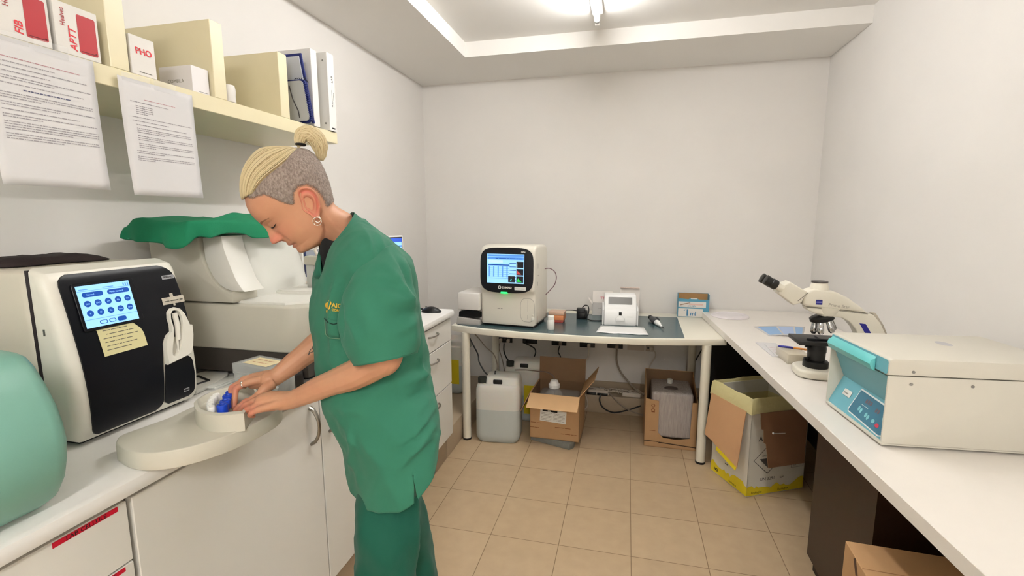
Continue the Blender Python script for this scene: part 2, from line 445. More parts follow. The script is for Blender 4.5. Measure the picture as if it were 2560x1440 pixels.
yR = [(.98, .985), (.99, 1.0), (1.0, 1.006), (1.09, 1.012), (1.12, 1.016), (1.16, 1.022), (1.175, 1.03), (1.185, 1.048), (1.195, 1.055), (1.2, 1.112), (1.22, 1.115), (1.3, 1.112), (1.335, 1.109), (1.35, 1.103), (1.36, 1.094), (1.368, 1.08), (1.373, 1.065)]
z = .98
while z < 1.3735:
    rows.append((z, interp(yL, z), interp(yR, z))); z += .0045
wobj('front_panel', frontsheet(rows, .004), M_navy, t)
rows = []
dl = [(.986, 1.022), (.994, 1.012), (1.0, 1.010), (1.1, 1.020), (1.106, 1.028)]
dr = [(.986, 1.085), (.992, 1.098), (1.003, 1.104), (1.05, 1.106), (1.09, 1.103), (1.1, 1.099), (1.106, 1.092)]
z = .986
while z < 1.107:
    rows.append((z, interp(dl, z), interp(dr, z))); z += .004
ld = wobj('lower_door', frontsheet(rows, .004, 8), M_navy, t)
# sampler arm housing with the dark slot in it
def fz(y, z, off): return V((bx(z) + off, y, z))
so = [(1.064, 1.250), (1.078, 1.252), (1.092, 1.246), (1.101, 1.232), (1.106, 1.212), (1.109, 1.196), (1.117, 1.194), (1.113, 1.165), (1.104, 1.13), (1.094, 1.112), (1.06, 1.106), (1.022, 1.1), (1.02, 1.13), (1.023, 1.157), (1.033, 1.179), (1.048, 1.188), (1.051, 1.205), (1.05, 1.225), (1.054, 1.241)]
si = [(1.066, 1.244), (1.077, 1.245), (1.086, 1.238), (1.09, 1.222), (1.088, 1.205), (1.083, 1.188), (1.076, 1.165), (1.068, 1.142), (1.058, 1.124), (1.048, 1.117), (1.04, 1.120), (1.038, 1.13), (1.04, 1.14), (1.046, 1.158), (1.053, 1.175), (1.057, 1.19), (1.057, 1.205), (1.056, 1.222), (1.059, 1.237)]
mb = MB()
ro = [fz(y, z, -.004) for y, z in so]; r1 = [fz(y, z, .010) for y, z in so]
c0 = V((0, 1.066, 1.18))
def shr(y, z, k): return (1.064 + (y - 1.064) * k, 1.18 + (z - 1.18) * k)
r2 = [fz(*shr(y, z, .965), .014) for y, z in so]; r3 = [fz(y, z, .013) for y, z in si]
r4 = [fz(*shr(y, z, .97), -.004) for y, z in si]
mb.loft([ro, r1, r2, r3, r4], (0, 0))
sm = wobj('sampler', mb, M_ivory2, t)
wobj('slot', MB().add([fz(y, z, -.0005) for y, z in si] + [fz(1.064, 1.18, .0005)], [(i, (i + 1) % 19, 19) for i in range(19)]), M_seam, sm)
nd = MB().tube([fz(1.075, 1.236, .006), fz(1.074, 1.2, .007), fz(1.067, 1.16, .007)], [.0075, .007, .006], 10)
nd.tube([fz(1.064, 1.165, .008), fz(1.06, 1.13, .009)], [.0035, .002], 8)
wobj('needle_guide', nd, M_ivory2, sm)
# touchscreen
def fplane(y0, z0, y1, z1, off):
    """frame on the sloping front between two heights"""
    p0 = fz(y0, z0, off); p1 = fz(y0, z1, off)
    return face(p0, (0, 1, 0), p1 - p0), (p1 - p0).length
F, h = fplane(.846, 1.24, .978, 1.343, .0085)
bez = MB().prism(rrect(-.006, -.006, .140, h + .006, .006), .006, F @ T(0, 0, -.006), r=.001, seg=1)
bz = wobj('screen_bezel', bez, mat('bezel_black', (8, 9, 15), .35, spec=.3), t)
sw = .127
sc = wobj('screen', MB().plate(F, .001, .001, sw, h - .001, .0006), M_screen, bz)
ui = MB(); U = F @ T(0, 0, .0008)
ui.plate(U, .010, .0715 + .004, .058, .0835 + .004, .0003, .0055, m=0); ui.plate(U, .068, .0715 + .004, .122, .0835 + .004, .0003, .0055, m=0)
for r in range(2):
    for k in range(5):
        ui.prism([(.017 + k * .0238 + .0078 * math.cos(q), .036 + (1 - r) * .0235 + .0078 * math.sin(q)) for q in [2 * PI * j / 16 for j in range(16)]], .0003, U)
ui.plate(U, .032, .006, .050, .0155, .0003, .004); ui.plate(U, .054, .006, .070, .0155, .0003, .004); ui.plate(U, .074, .005, .096, .0165, .0003, .005)
ui.plate(U, .034, .0072, .048, .0143, .0005, .003, m=1); ui.plate(U, .056, .0072, .068, .0143, .0005, .003, m=1)
ui.plate(U, .100, .005, .125, .0165, .0002, .005, m=1)
ui.quad(U, .001, .0205, sw, .0215, .0002, m=2); ui.quad(U, .001, .0905, sw, .0915, .0002, m=2)
for x in (.110, .1155, .121):
    ui.quad(U, x, .093, x + .003, .1005, .0002, m=2)
for x, s in ((.006, .02), (.06, .026)): ui.quad(U, x, .094, x + s, .096, .0002, m=2)
for s, x, y in (('GLU', .017, .0595), ('LAC', .0408, .0595), ('pH', .0646, .0595), ('Na', .0884, .0595), ('Hct', .1122, .0595), ('K', .017, .036), ('Cl', .0408, .036), ('Ca', .0646, .036), ('Crea', .0884, .036), ('Urea', .1122, .036)):
    text_mb(s, .0052, U @ T(x, y - .002, .0004), ui, 'CENTER', .0001, m=1)
text_mb('Normal', .0055, U @ T(.02, .0795, .0004), ui, 'LEFT', .0001, m=1); text_mb('Mode standard', .0055, U @ T(.073, .0795, .0004), ui, 'LEFT', .0001, m=1)
wobj('touch_buttons', ui, [M_sblue, M_screen, M_smid], sc, 0)
# yellow note, tape strip and labels
F2, h2 = fplane(.868, 1.166, .98, 1.236, .0052)
nm = MB().prism([(-.003, .069), (.0, .066), (.003, 0), (.112, .0015), (.110, .036), (.105, .05), (.088, .069), (.085, .0705)], .0006, F2)
nt_ = wobj('paper_note', nm, M_sticky, t, label='yellow handwritten note under the screen')
hw = MB()
for k, (x, w) in enumerate(((.012, .06), (.018, .07), (.010, .085), (.012, .07), (.014, .075), (.012, .06))):
    scribble(hw, F2 @ T(0, 0, .0008), x, .062 - .0098 * k, w, .0032, rnd=random.Random(k))
wobj('handwriting', hw, M_pen, nt_, 0)
F3, h3 = fplane(1.05, 1.262, 1.118, 1.283, .0052)
tp = wobj('tape_strip', MB().plate(F3, 0, 0, .067, .020, .0005).plate(F3, .026, .018, .036, .030, .0004).plate(F3, .03, -.006, .036, .002, .0004), M_grime, t)
wobj('handwriting', scribble(MB(), F3 @ T(0, 0, .0008), .006, .007, .056, .006, rnd=random.Random(3)), M_pen, tp, 0)
F4, h4 = fplane(1.068, 1.332, 1.105, 1.344, .0052)
lg = wobj('badge', MB().plate(F4, 0, 0, .037, .011, .0005), mat('silver_badge', (176, 178, 182), .35, metal=.5), t)
wobj('lettering', text_mb('PRIMAVET', .0085, F4 @ T(.0185, .0025, .0008), align='CENTER', xs=.82), M_ink, lg, 0)
F5, h5 = fplane(1.066, 1.004, 1.085, 1.015, .0052)
lg = wobj('badge', MB().plate(F5, 0, 0, .018, .010, .0005), mat('silver_badge', (176, 178, 182), .35, metal=.5), ld)
wobj('lettering', scribble(MB(), F5 @ T(0, 0, .0008), .001, .003, .016, .007, rnd=random.Random(5)), M_ink, lg, 0)
wobj('side_slot', MB().box(-1.30, .7892, 1.235, -1.294, .791, 1.25), M_grey, t)
# dark folded cloth lying on top
mb = MB(); rows = []
for i in range(15):
    u = i / 14; r = []
    for j in range(13):
        v = j / 12
        e = min(u, 1 - u, v, 1 - v)
        zz = 1.3845 + .017 * min(1, e * 9) + .006 * noise.noise(V((u * 6, v * 6, 2))) * min(1, e * 12)
        r.append(V((-1.60 + .135 * v + .008 * math.sin(u * 9), .83 + .235 * u + .01 * math.sin(v * 7), max(zz, 1.3845))))
    rows.append(r)
mb.loft(rows, closed=False)
o = single('folded_cloth', mb, mat('dark_brown_cloth', (44, 34, 34), .9, bump=.3, bscale=120), 'dark brown folded cloth lying on the ivory analyzer', 'cloth', solid=.004, smooth=180)

# ---------------------------------------------------------------- mint green machine at the near end
M_mint = mat('mint_plastic', (128, 178, 162), .38, bump=.04, bscale=400, var=.02, vscale=20)
t = thing('mint_analyzer', (-1.25, .4, .96), 0, 'mint green rounded lab machine at the lower left corner', 'analyzer')
pr = [(-1.56, .972), (-1.052, .968), (-1.028, .985), (-1.005, 1.02), (-.992, 1.06), (-.986, 1.10), (-.990, 1.13), (-1.0, 1.165), (-1.02, 1.205), (-1.042, 1.238), (-1.062, 1.256), (-1.085, 1.262), (-1.12, 1.265), (-1.56, 1.265)]
rings = []
cx, cz = -1.27, 1.115
for y, k in ((.62, .93), (.617, .965), (.608, .988), (.594, 1), (.05, 1), (.04, .97)):
    rings.append([V((cx + (x - cx) * k, y, cz + (z - cz) * k)) for x, z in pr])
wobj('casing', MB().loft(rings), M_mint, t, smooth=50)
wobj('foot', MB().box(-1.5, .10, .96, -1.10, .57, .98), M_black, t)
fr = face((-1.095, .50, 1.2642), (0, 1, 0), (-1, 0, 0))
F6 = face((-1.028, .475, 1.2185), (0, 1, 0), (-.026, 0, .036))
st = wobj('sticker', MB().prism(rrect(-.03, 0, .077, .03, .005), .0008, F6), M_lbl, t)
lm = text_mb('LAV', .024, F6 @ T(.012, .006, .001)); 
lm.prism([(.056, .006), (.066, .006), (.069, .012), (.062, .022)], .0003, F6 @ T(0, 0, .001))
wobj('lettering', lm, mat('blue_print', (62, 96, 150), .5), st, 0)

# ---------------------------------------------------------------- big chemistry analyzer
M_cgrey = mat('warm_grey_plastic', (198, 194, 180), .42, bump=.03, bscale=300)
M_cwhite = mat('hood_white', (224, 222, 214), .38)
M_char = mat('charcoal_plinth', (60, 55, 50), .6)
M_clear = mat('clear_acrylic', (235, 238, 236), .06, alpha=.22, spec=.6)
t = thing('chemistry_analyzer', (-1.3, 1.65, .96), 0, 'large pale grey analyzer with open hood, covered by a green cloth', 'analyzer')
Y0, Y1 = 1.30, 2.02
wobj('plinth', MB().box(-1.60, Y0 + .006, .985, -1.0, Y1, 1.066), M_char, t)
for x in (-1.55, -1.06):
    for y in (Y0 + .08, Y1 - .08):
        wobj('foot', MB().tube([(x, y, .96), (x, y, .99)], .025, 14), M_black, t)
poly = [(-1.615, Y0), (-1.08, Y0), (-1.045, Y0 + .01), (-.985, Y0 + .075), (-.985, Y1 - .06), (-1.04, Y1), (-1.615, Y1)]
wobj('lower_housing', MB().prism(poly, .155, r=.008, seg=3, z0=1.064), M_cgrey, t)
wobj('deck', MB().prism([(-1.60, Y0 + .03), (-1.09, Y0 + .03), (-1.01, Y0 + .10), (-1.01, Y1 - .05), (-1.60, Y1 - .05)], .016, r=.006, z0=1.212), M_cwhite, t)
dk = MB()
for k, (r, h) in enumerate(((.175, .008), (.165, .012), (.155, .009))):
    dk.lathe([(r, 1.226), (r, 1.228 + h), (r - .012, 1.228 + h), (.001, 1.228 + h * .8)], 48, T(-1.2, 1.66, 0), m=0)
wobj('sample_disc', dk, M_cwhite, t)
# hood: tall back block with the curved cheek at the near side
pc = [(-1.585, 1.224), (-1.268, 1.224), (-1.262, 1.232), (-1.262, 1.252), (-1.268, 1.262), (-1.282, 1.262), (-1.30, 1.268), (-1.325, 1.283), (-1.345, 1.305), (-1.362, 1.335), (-1.374, 1.368), (-1.382, 1.405), (-1.386, 1.44), (-1.5, 1.445), (-1.592, 1.445)]
Mp = face((0, Y0 - .005, 0), (1, 0, 0), (0, 0, 1))      # prism (x, z), extruded toward -Y
ck = MB().prism(pc, .11, Mp @ T(0, 0, -.115), r=.006, seg=2)
wobj('hood_cheek', ck, M_cgrey, t)
pin = [(-1.375, 1.44), (-1.30, 1.445), (-1.292, 1.40), (-1.275, 1.35), (-1.255, 1.30), (-1.235, 1.272), (-1.225, 1.262), (-1.262, 1.2625), (-1.282, 1.264), (-1.30, 1.27), (-1.325, 1.285), (-1.345, 1.307), (-1.362, 1.337), (-1.372, 1.37)]
wobj('hood_fin', MB().prism(pin, .09, Mp @ T(0, 0, -.105), r=.003, seg=2), M_cwhite, t)
hd = [(-1.60, 1.224), (-1.26, 1.224), (-1.262, 1.24), (-1.275, 1.30), (-1.30, 1.38), (-1.315, 1.445), (-1.60, 1.452)]
wobj('hood', MB().prism(hd, .28, Mp @ T(0, 0, -.39), r=.006, seg=2), mat('hood_pale', (214, 213, 205), .4), t)
cv = MB().box(-1.262, Y0 + .38, 1.232, -1.256, Y0 + .46, 1.415, r=.002)
cv.box(-1.262, Y0 + .38, 1.232, -1.240, Y0 + .47, 1.262, r=.002)
wobj('splash_guard', cv, M_clear, t)
# dosing arm
pa = wobj('probe_arm', MB().box(-1.205, 1.585, 1.325, -1.125, 1.625, 1.36, r=.008, seg=3), M_cgrey, t)
wobj('probe_column', MB().prism([(-1.196, 1.59), (-1.166, 1.59), (-1.166, 1.62), (-1.196, 1.62)], .10, r=.002, z0=1.226), mat('aluminium', (190, 190, 186), .35, metal=.7), pa)
tb = MB().tube(catmull([(-1.15, 1.605, 1.355), (-1.165, 1.61, 1.39), (-1.13, 1.62, 1.41), (-1.09, 1.63, 1.40)], 8), .006, 8)
wobj('tubing', tb, mat('white_tubing', (232, 222, 212), .35), pa)
tb = MB().tube(catmull([(-1.19, 1.64, 1.262), (-1.24, 1.67, 1.248), (-1.31, 1.68, 1.246)], 8), .005, 8)
tb.tube(catmull([(-1.18, 1.63, 1.262), (-1.15, 1.61, 1.28), (-1.135, 1.6, 1.318)], 6), .005, 8)
wobj('tubing', tb, mat('white_tubing', (232, 222, 212), .35), pa)
# green cloth over the hood
def sstep0(a, b, x):
    t = max(0, min(1, (x - a) / (b - a))); return t * t * (3 - 2 * t)
M_gcloth = mat('surgical_green_cloth', (22, 122, 84), .9, bump=.25, bscale=350, var=.06, vscale=10)
mb = MB(); rows = []
NU, NV, ND = 72, 22, 9
def cloth_front(u):
    x = interp([(0, -1.575), (.12, -1.53), (.5, -1.315), (.62, -1.285), (.8, -1.262), (1, -1.225)], u)
    y = interp([(0, 1.20), (.5, 1.195), (.62, 1.25), (.8, 1.36), (1, 1.47)], u)
    return x, y
def cloth_drop(u):
    return sinterp([(0, .028), (.12, .062), (.3, .066), (.44, .076), (.50, .066), (.56, .046), (.64, .052), (.75, .036), (.9, .040), (1, .030)], u)
for i in range(NU + 1):
    u = i / NU; fx, fy = cloth_front(u); r = []
    zt = 1.474 + .022 * sstep0(0, .14, u) - .016 * sstep0(.55, 1, u) + .006 * math.sin(u * 11)
    for j in range(ND):                                   # the part that hangs down in front
        v = j / ND; w = 1 - v
        r.append(V((fx - .006 * math.sin(u * 37) * w, fy + .010 * math.sin(u * 26) * w + .012 * (1 - w) ** 2 - .004, zt - cloth_drop(u) * w - .004)))
    bx_ = -1.60 + .375 * u; by_ = 1.60
    for j in range(NV + 1):
        v = j / NV
        z = zt + .010 * math.sin(PI * min(1, v * 1.2)) + .014 * math.exp(-((u - .60 - .1 * v) / .05) ** 2) * math.sin(PI * v) - .02 * max(0, v - .8)
        z += .004 * noise.noise(V((u * 9, v * 5, 4.1))) + .005 * (.3 - abs(noise.noise(V((u * 7 + v * 3, v * 3, 7.7)))))
        r.append(V((fx + (bx_ - fx) * v, fy + .012 + (by_ - fy) * v, z)))
    rows.append(r)
mb.loft(rows, closed=False)
single('green_cloth', mb, M_gcloth, 'green surgical cloth draped over the large grey analyzer', 'cloth', smooth=180, solid=.0025)

# ---------------------------------------------------------------- screens behind the analyzer
M_wall_p = mat('wallpaper_dark', (40, 48, 74), .3, emit=.12, ergb=(60, 74, 120))
def monitor(name, loc, rz, w, h, z0, label, cat, dark):
    t = thing(name, loc, rz, label, cat)
    z0 -= loc[2]
    st = MB().box(-.10, -.02, 0, .10, .14, .012, r=.004).box(-.03, .05, .012, .03, .075, z0 + .06, r=.004)
    obj('stand', st, M_white, t)
    obj('frame', MB().box(-w / 2, .0, z0, w / 2, .03, z0 + h, r=.005), M_white, t)
    Fm = face((-w / 2, -.0005, z0), (1, 0, 0), (0, 0, 1))
    b = obj('bezel', MB().plate(Fm, .009, .009, w - .009, h - .009, .001), mat('bezel_navy', (30, 30, 60), .3), t)
    s = obj('screen', MB().plate(Fm @ T(0, 0, .001), .014, .016, w - .014, h - .016, .0006), M_wall_p if dark else M_screen, t)
    u = MB()
    if dark:
        u.quad(Fm @ T(0, 0, .002), .014, .016, w - .014, .05); u.quad(Fm @ T(0, 0, .0022), .05, .02, .06, .045, m=1)
        obj('desktop_picture', u, [mat('picture_brown', (70, 50, 48), .4, emit=.2, ergb=(80, 56, 54)), mat('picture_light', (130, 100, 96), .4, emit=.2)], s, 0)
    else:
        u.quad(Fm @ T(0, 0, .002), .014, h - .04, w - .014, h - .016); u.quad(Fm @ T(0, 0, .002), .014, h - .07, w - .014, h - .062)
        for k in range(5): u.quad(Fm @ T(0, 0, .002), .03, .03 + .03 * k, w - .05, .038 + .03 * k)
        obj('window_bars', u, mat('bar_blue', (40, 66, 140), .3, emit=.26, ergb=(60, 100, 226)), s, 0)
monitor('monitor', (-1.487, 2.215, .96), 70, .38, .25, 1.107, 'white-framed monitor with dark blue picture behind the large analyzer', 'monitor', True)
monitor('monitor', (-1.475, 2.67, .96), 62, .34, .26, 1.135, 'monitor with light blue window, partly hidden by the shoulder', 'monitor', False)
# mouse and cable on the far end of the worktop
mb = MB(); rings = []
for i in range(13):
    u = i / 12; w = .031 * math.sin(PI * min(max(u * .94 + .03, 0), 1)) ** .45; hh = .034 * math.sin(PI * (u * .9 + .06)) ** .7
    rings.append([V(((u - .5) * .115, w * math.cos(q), max(0, hh * math.sin(q)) if math.sin(q) > 0 else 0)) for q in [2 * PI * k / 20 for k in range(20)]])
t = thing('computer_mouse', (-1.10, 2.555, .96), 8, 'black computer mouse on the far end of the worktop', 'mouse')
obj('shell', MB().loft(rings), M_black, t, smooth=60)
obj('wheel', MB().tube([(-.03, -.003, .029), (-.03, .003, .029)], .007, 12), M_grey, t)
single('computer_cable', MB().tube(catmull([(-1.16, 2.57, .972), (-1.19, 2.58, .972), (-1.23, 2.55, .966), (-1.3, 2.6, .966), (-1.42, 2.5, .966)], 8), .0055, 8), M_black, 'black cable bunched beside the computer mouse', 'cable')

# ---------------------------------------------------------------- between the machines: plate, box, cable
M_pp = mat('milky_plastic', (236, 238, 234), .2, alpha=.26)
t = thing('plastic_box', (-1.075, 1.2, .96), -12, 'clear plastic box with a paper label on its lid behind the hands', 'box')
w, d, h = .155, .09, .105
b = MB()
b.box(-w / 2, -d / 2, 0, w / 2, d / 2, .003); b.box(-w / 2, -d / 2, 0, -w / 2 + .0025, d / 2, h * .72); b.box(w / 2 - .0025, -d / 2, 0, w / 2, d / 2, h * .72)
b.box(-w / 2, -d / 2, 0, w / 2, -d / 2 + .0025, h * .72); b.box(-w / 2, d / 2 - .0025, 0, w / 2, d / 2, h * .72)
obj('tub', b, M_pp, t)
l = MB().box(-w / 2 - .002, -d / 2 - .002, h - .003, w / 2 + .002, d / 2 + .002, h)
for q in ((-w / 2 - .002, -d / 2 - .002, w / 2 + .002, -d / 2), (-w / 2 - .002, d / 2, w / 2 + .002, d / 2 + .002), (-w / 2 - .002, -d / 2, -w / 2, d / 2), (w / 2, -d / 2, w / 2 + .002, d / 2)):
    l.box(q[0], q[1], h * .70, q[2], q[3], h - .003)
l = obj('lid', l, M_pp, t)
fl = face((-.055, -.03, h + .0003), (1, 0, 0), (0, 1, 0))
lb = obj('paper_label', MB().plate(fl, 0, 0, .105, .06, .0005), mat('manila', (222, 206, 164), .7), l)
obj('print', scribble(scribble(MB(), fl @ T(0, 0, .0008), .015, .04, .075, .008), fl @ T(0, 0, .0008), .02, .018, .07, .008), mat('print_orange', (190, 140, 110), .7), lb, 0)
rnd = random.Random(2)
for k in range(7):
    x, y = -.05 + .016 * k + rnd.uniform(-.003, .003), rnd.uniform(-.018, .018)
    single('sample_vial', MB().tube([(-1.078 + x - .006, 1.2 + y - .2 * x, .973), (-1.078 + x + .008, 1.2 + y - .2 * x, .995)], .0075, 10), M_lbl, 'small white vial lying inside the clear plastic box', 'vial', 'vials inside the clear plastic box')
pl = MB(); P0 = [(-1.455, 1.20), (-1.42, 1.345), (-1.40, 1.36), (-1.345, 1.335), (-1.315, 1.30), (-1.30, 1.26), (-1.285, 1.15), (-1.30, 1.14), (-1.44, 1.185)]
t = thing('plastic_tray', (-1.37, 1.25, .96), 0, 'flat white plastic tray with black framed window beside the analyzer', 'tray')
wobj('plate', MB().prism(P0, .012, r=.003, z0=.962), M_cwhite, t)
b = MB()
for q in (((-1.41, 1.215), (-1.40, 1.265)), ((-1.40, 1.265), (-1.325, 1.235)), ((-1.325, 1.235), (-1.335, 1.185)), ((-1.335, 1.185), (-1.41, 1.215))):
    b.tube([(q[0][0], q[0][1], .9755), (q[1][0], q[1][1], .9755)], .005, 8, flat=.5)
wobj('window_frame', b, M_black, t)
single('folded_document', MB().box(-1.31, 1.20, .9605, -1.265, 1.34, .9675, r=.002).box(-1.305, 1.19, .968, -1.268, 1.32, .971, r=.001), M_lbl, 'thin white folded document beside the flat tray', 'document')
single('power_supply', MB().box(-1.05, 1.215, .96, -1.004, 1.295, 1.02, r=.012, seg=3), M_black, 'black power supply brick on the worktop behind the hands', 'adapter')
# ---------------------------------------------------------------- grey tray with tube rack
M_tray = mat('grey_tray', (206, 201, 186), .5, bump=.05, bscale=250)
def wr(poly, z0, h): return [(p[0], p[1]) for p in poly], z0, h
TR = [(-1.105, .775), (-1.045, .755), (-.985, .757), (-.93, .795), (-.893, .865), (-.878, .945), (-.882, 1.02), (-.915, 1.075), (-.975, 1.105), (-1.05, 1.10), (-1.105, 1.055), (-1.122, .99), (-1.118, .92), (-1.128, .86), (-1.135, .81)]
TP = [(p.x, p.y) for p in catmull([(x, y, 0) for x, y in TR + TR[:1]], 5)][:-1]
t = thing('sample_tray', (-1.0, .93, .96), 0, 'grey kidney-shaped sample tray overhanging the worktop edge', 'tray')
wobj('tray_base', MB().prism(TP, 0.042, r=.003, seg=2, z0=.96), M_tray, t, smooth=50)
# raised rack: a rounded front wall that ends at a straight cut
RK = [(-1.045, .925), (-.998, .889), (-.955, .875), (-.915, .876), (-.872, .899), (-.915, .985), (-.955, 1.035), (-1.005, 1.06), (-1.05, 1.045), (-1.068, 1.0), (-1.062, .955)]
RP = [(p.x, p.y) for p in catmull([(x, y, 0) for x, y in RK[:5]], 6)] + [(p.x, p.y) for p in catmull([(x, y, 0) for x, y in RK[5:] + RK[:1]], 6)][:-1]
cxy = V((-.975, .965, 0))
outer = [V((x, y, 1.0)) for x, y in RP]; top = [V((x, y, 1.044)) for x, y in RP]
rim = [cxy + (V((x, y, 0)) - cxy) * .9 + V((0, 0, 1.047)) for x, y in RP]; inn = [cxy + (V((x, y, 0)) - cxy) * .87 + V((0, 0, 1.040)) for x, y in RP]
bot = [cxy + (V((x, y, 0)) - cxy) * .85 + V((0, 0, 1.030)) for x, y in RP]
wobj('tube_rack', MB().loft([outer, top, rim, inn, bot], (0, 1)), M_tray, t, smooth=50)
M_wcap = mat('white_cap', (236, 234, 228), .35); M_bcap = mat('blue_cap', (20, 66, 190), .35)
def tube_cap(x, y, blue, label, group, z=1.03):
    t = thing('sample_tube', (x, y, z), random.uniform(0, 60), label, 'sample tube', group)
    if blue:
        obj('cap', MB().lathe([(.011, .008), (.0125, .010), (.0125, .028), (.011, .030), (.007, .030), (.006, .027), (.0005, .027)], 18), M_bcap, t)
        obj('tube', MB().tube([(0, 0, 0), (0, 0, .010)], .008, 12), M_pp, t)
    else:
        obj('cap', MB().lathe([(.007, .008), (.0085, .010), (.0085, .022), (.0075, .024), (.005, .024), (.0045, .020), (.0005, .020)], 16), M_wcap, t)
        obj('tube', MB().tube([(0, 0, 0), (0, 0, .010)], .006, 12), M_pp, t)
for k, (x, y) in enumerate(((-.962, .897), (-.976, .908), (-.989, .921), (-1.001, .935), (-1.011, .951), (-1.019, .968))):
    tube_cap(x, y, False, 'white capped sample tube in the outer row of the grey rack', 'white capped tubes in the rack')
for (x, y, s) in ((-.935, .902, 'blue capped sample tube at the near end of the rack'), (-.950, .926, 'second blue capped sample tube from the near end of the rack'), (-.972, .957, 'blue capped sample tube touching the fingertips'), (-.985, .980, 'farthest blue capped sample tube in the grey rack')):
    tube_cap(x, y, True, s, 'blue capped tubes in the rack')
# ---------------------------------------------------------------- things on the shelf
M_box = mat('white_card', (218, 214, 208), .5)
M_redp = mat('red_print', (172, 34, 42), .5)
M_redink = mat('red_marker', (216, 52, 62), .6)
SZ = 1.8765
def reagent_box(y0, y1, h, label, name_txt, mark, xf=-1.262, dep=.15):
    w = y1 - y0
    t = thing('reagent_box', (xf, (y0 + y1) / 2, SZ), 0, label, 'box', 'red and white reagent boxes')
    obj('carton', MB().box(-dep, -w / 2, 0, 0, w / 2, h, r=.0012, seg=1), M_box, t)
    F = face((.0003, -w / 2, 0), (0, 1, 0), (0, 0, 1))
    p = obj('red_panel', MB().plate(F, w * .50, h * .10, w * .93, h * .86, .0003, .004), M_redp, t)
    d = MB()
    d.quad(F @ T(0, 0, .0006), w * .53, h * .13, w * .90, h * .145); d.quad(F @ T(0, 0, .0006), w * .86, h * .14, w * .90, h * .17)
    obj('print', d, mat('dark_red', (100, 16, 22), .6), p, 0)
    R = F @ RZ(90)
    obj('lettering', text_mb(name_txt, .0145, F @ T(w * .22, h * .54, .0004) @ RZ(90), xs=.85), M_redp, t, 0)
    if mark: obj('handwriting', text_mb(mark, .021, F @ T(w * .44, h * .10, .0004) @ RZ(90), shear=.2, bold=.0003), M_redink, t, 0)
    # printing on the side that faces along the shelf
    G = face((-dep, -w / 2 - .0003, 0), (1, 0, 0), (0, 0, 1))
    obj('side_print', text_mb(name_txt, .018, G @ T(.05, h * .82, 0)), M_redp, t, 0)
reagent_box(.66, .745, .116, 'red and white reagent box at the left edge of the shelf', 'Healves', '')
reagent_box(.768, .862, .112, 'reagent box with red panel, handwritten FIB on its front', 'Healves', 'FIB')
reagent_box(.872, .965, .112, 'reagent box with red panel, handwritten APTT on its front', 'Healves', 'APTT')
t = thing('carton', (-1.262, 1.074, SZ), 0, 'narrow white carton with PHO written in red marker', 'box')
obj('carton_body', MB().box(-.10, -.034, 0, 0, .034, .098, r=.001, seg=1), M_box, t)
F = face((.0003, -.034, 0), (0, 1, 0), (0, 0, 1))
obj('handwriting', text_mb('PHO', .022, F @ T(.014, .054, .0003), bold=.0005, shear=-.1), M_redink, t, 0)
obj('print', scribble(MB(), F @ T(0, 0, .0003), .02, .008, .035, .003), M_pen, t, 0)
t = thing('carton', (-1.275, 1.262, SZ), 0, 'white carton with grey lettering on its side, beside a divider', 'box')
obj('carton_body', MB().box(-.12, -.03, 0, 0, .03, .078, r=.001, seg=1), mat('white_card_cool', (226, 222, 222), .5), t)
G = face((-.12, -.0303, 0), (1, 0, 0), (0, 0, 1))
obj('lettering', text_mb('COMBILA', .014, G @ T(.03, .03, 0)), mat('grey_print', (150, 146, 134), .6), t, 0)
F = face((.0003, -.03, 0), (0, 1, 0), (0, 0, 1))
obj('print', scribble(MB(), F @ T(0, 0, .0003), .02, .006, .03, .0022), M_pen, t, 0)
single('tissue_roll', MB().lathe([(.02, SZ), (.024, SZ + .002), (.023, SZ + .02), (.025, SZ + .04), (.022, SZ + .055), (.001, SZ + .057)], 16, T(-1.285, 1.372, 0)), M_box, 'small white roll just beyond the second divider', 'roll')
# binders and notebooks at the far end
def binder(x0, y, w, h, d, label, name='ring_binder', tilt=0):
    t = thing(name, (x0, y, SZ), 0, label, 'binder', 'white binders at the end of the shelf')
    m = mat('binder_white', (226, 224, 220), .4)
    obj('cover', MB().box(-d, 0, 0, -.002, .003, h, r=.001, seg=1).box(-d, w - .003, 0, -.002, w, h, r=.001, seg=1), m, t)
    s = obj('spine', MB().box(-.003, 0, 0, 0, w, h, r=.001, seg=1), m, t)
    obj('pages', MB().box(-d + .01, .004, .006, -.012, w - .004, h - .006), M_lbl, t)
    return t, s
t, s = binder(-1.256, 1.78, .038, .30, .19, 'white ring binder standing behind the spiral notebook')
t, s = binder(-1.252, 1.882, .048, .318, .19, 'rightmost white ring binder, its printed spine facing the room')
G = face((-.19, -.0004, 0), (1, 0, 0), (0, 0, 1))
for z in (.03, .285): obj('rivet', MB().prism([(.17 + .004 * math.cos(q), z + .004 * math.sin(q)) for q in [2 * PI * k / 12 for k in range(12)]], .001, G), M_grey, t)
F = face((.0004, 0, 0), (0, 1, 0), (0, 0, 1))
lt = scribble(MB(), F @ T(.026, .10, 0) @ RZ(90), 0, 0, .07, .005, rnd=random.Random(1)); scribble(lt, F @ T(.036, .10, 0) @ RZ(90), 0, 0, .06, .004, rnd=random.Random(2))
text_mb('LAB', .016, F @ T(.034, .2, 0) @ RZ(90), lt); lt.quad(F, .014, .008, .036, .014)
obj('lettering', lt, M_ink, t, 0)
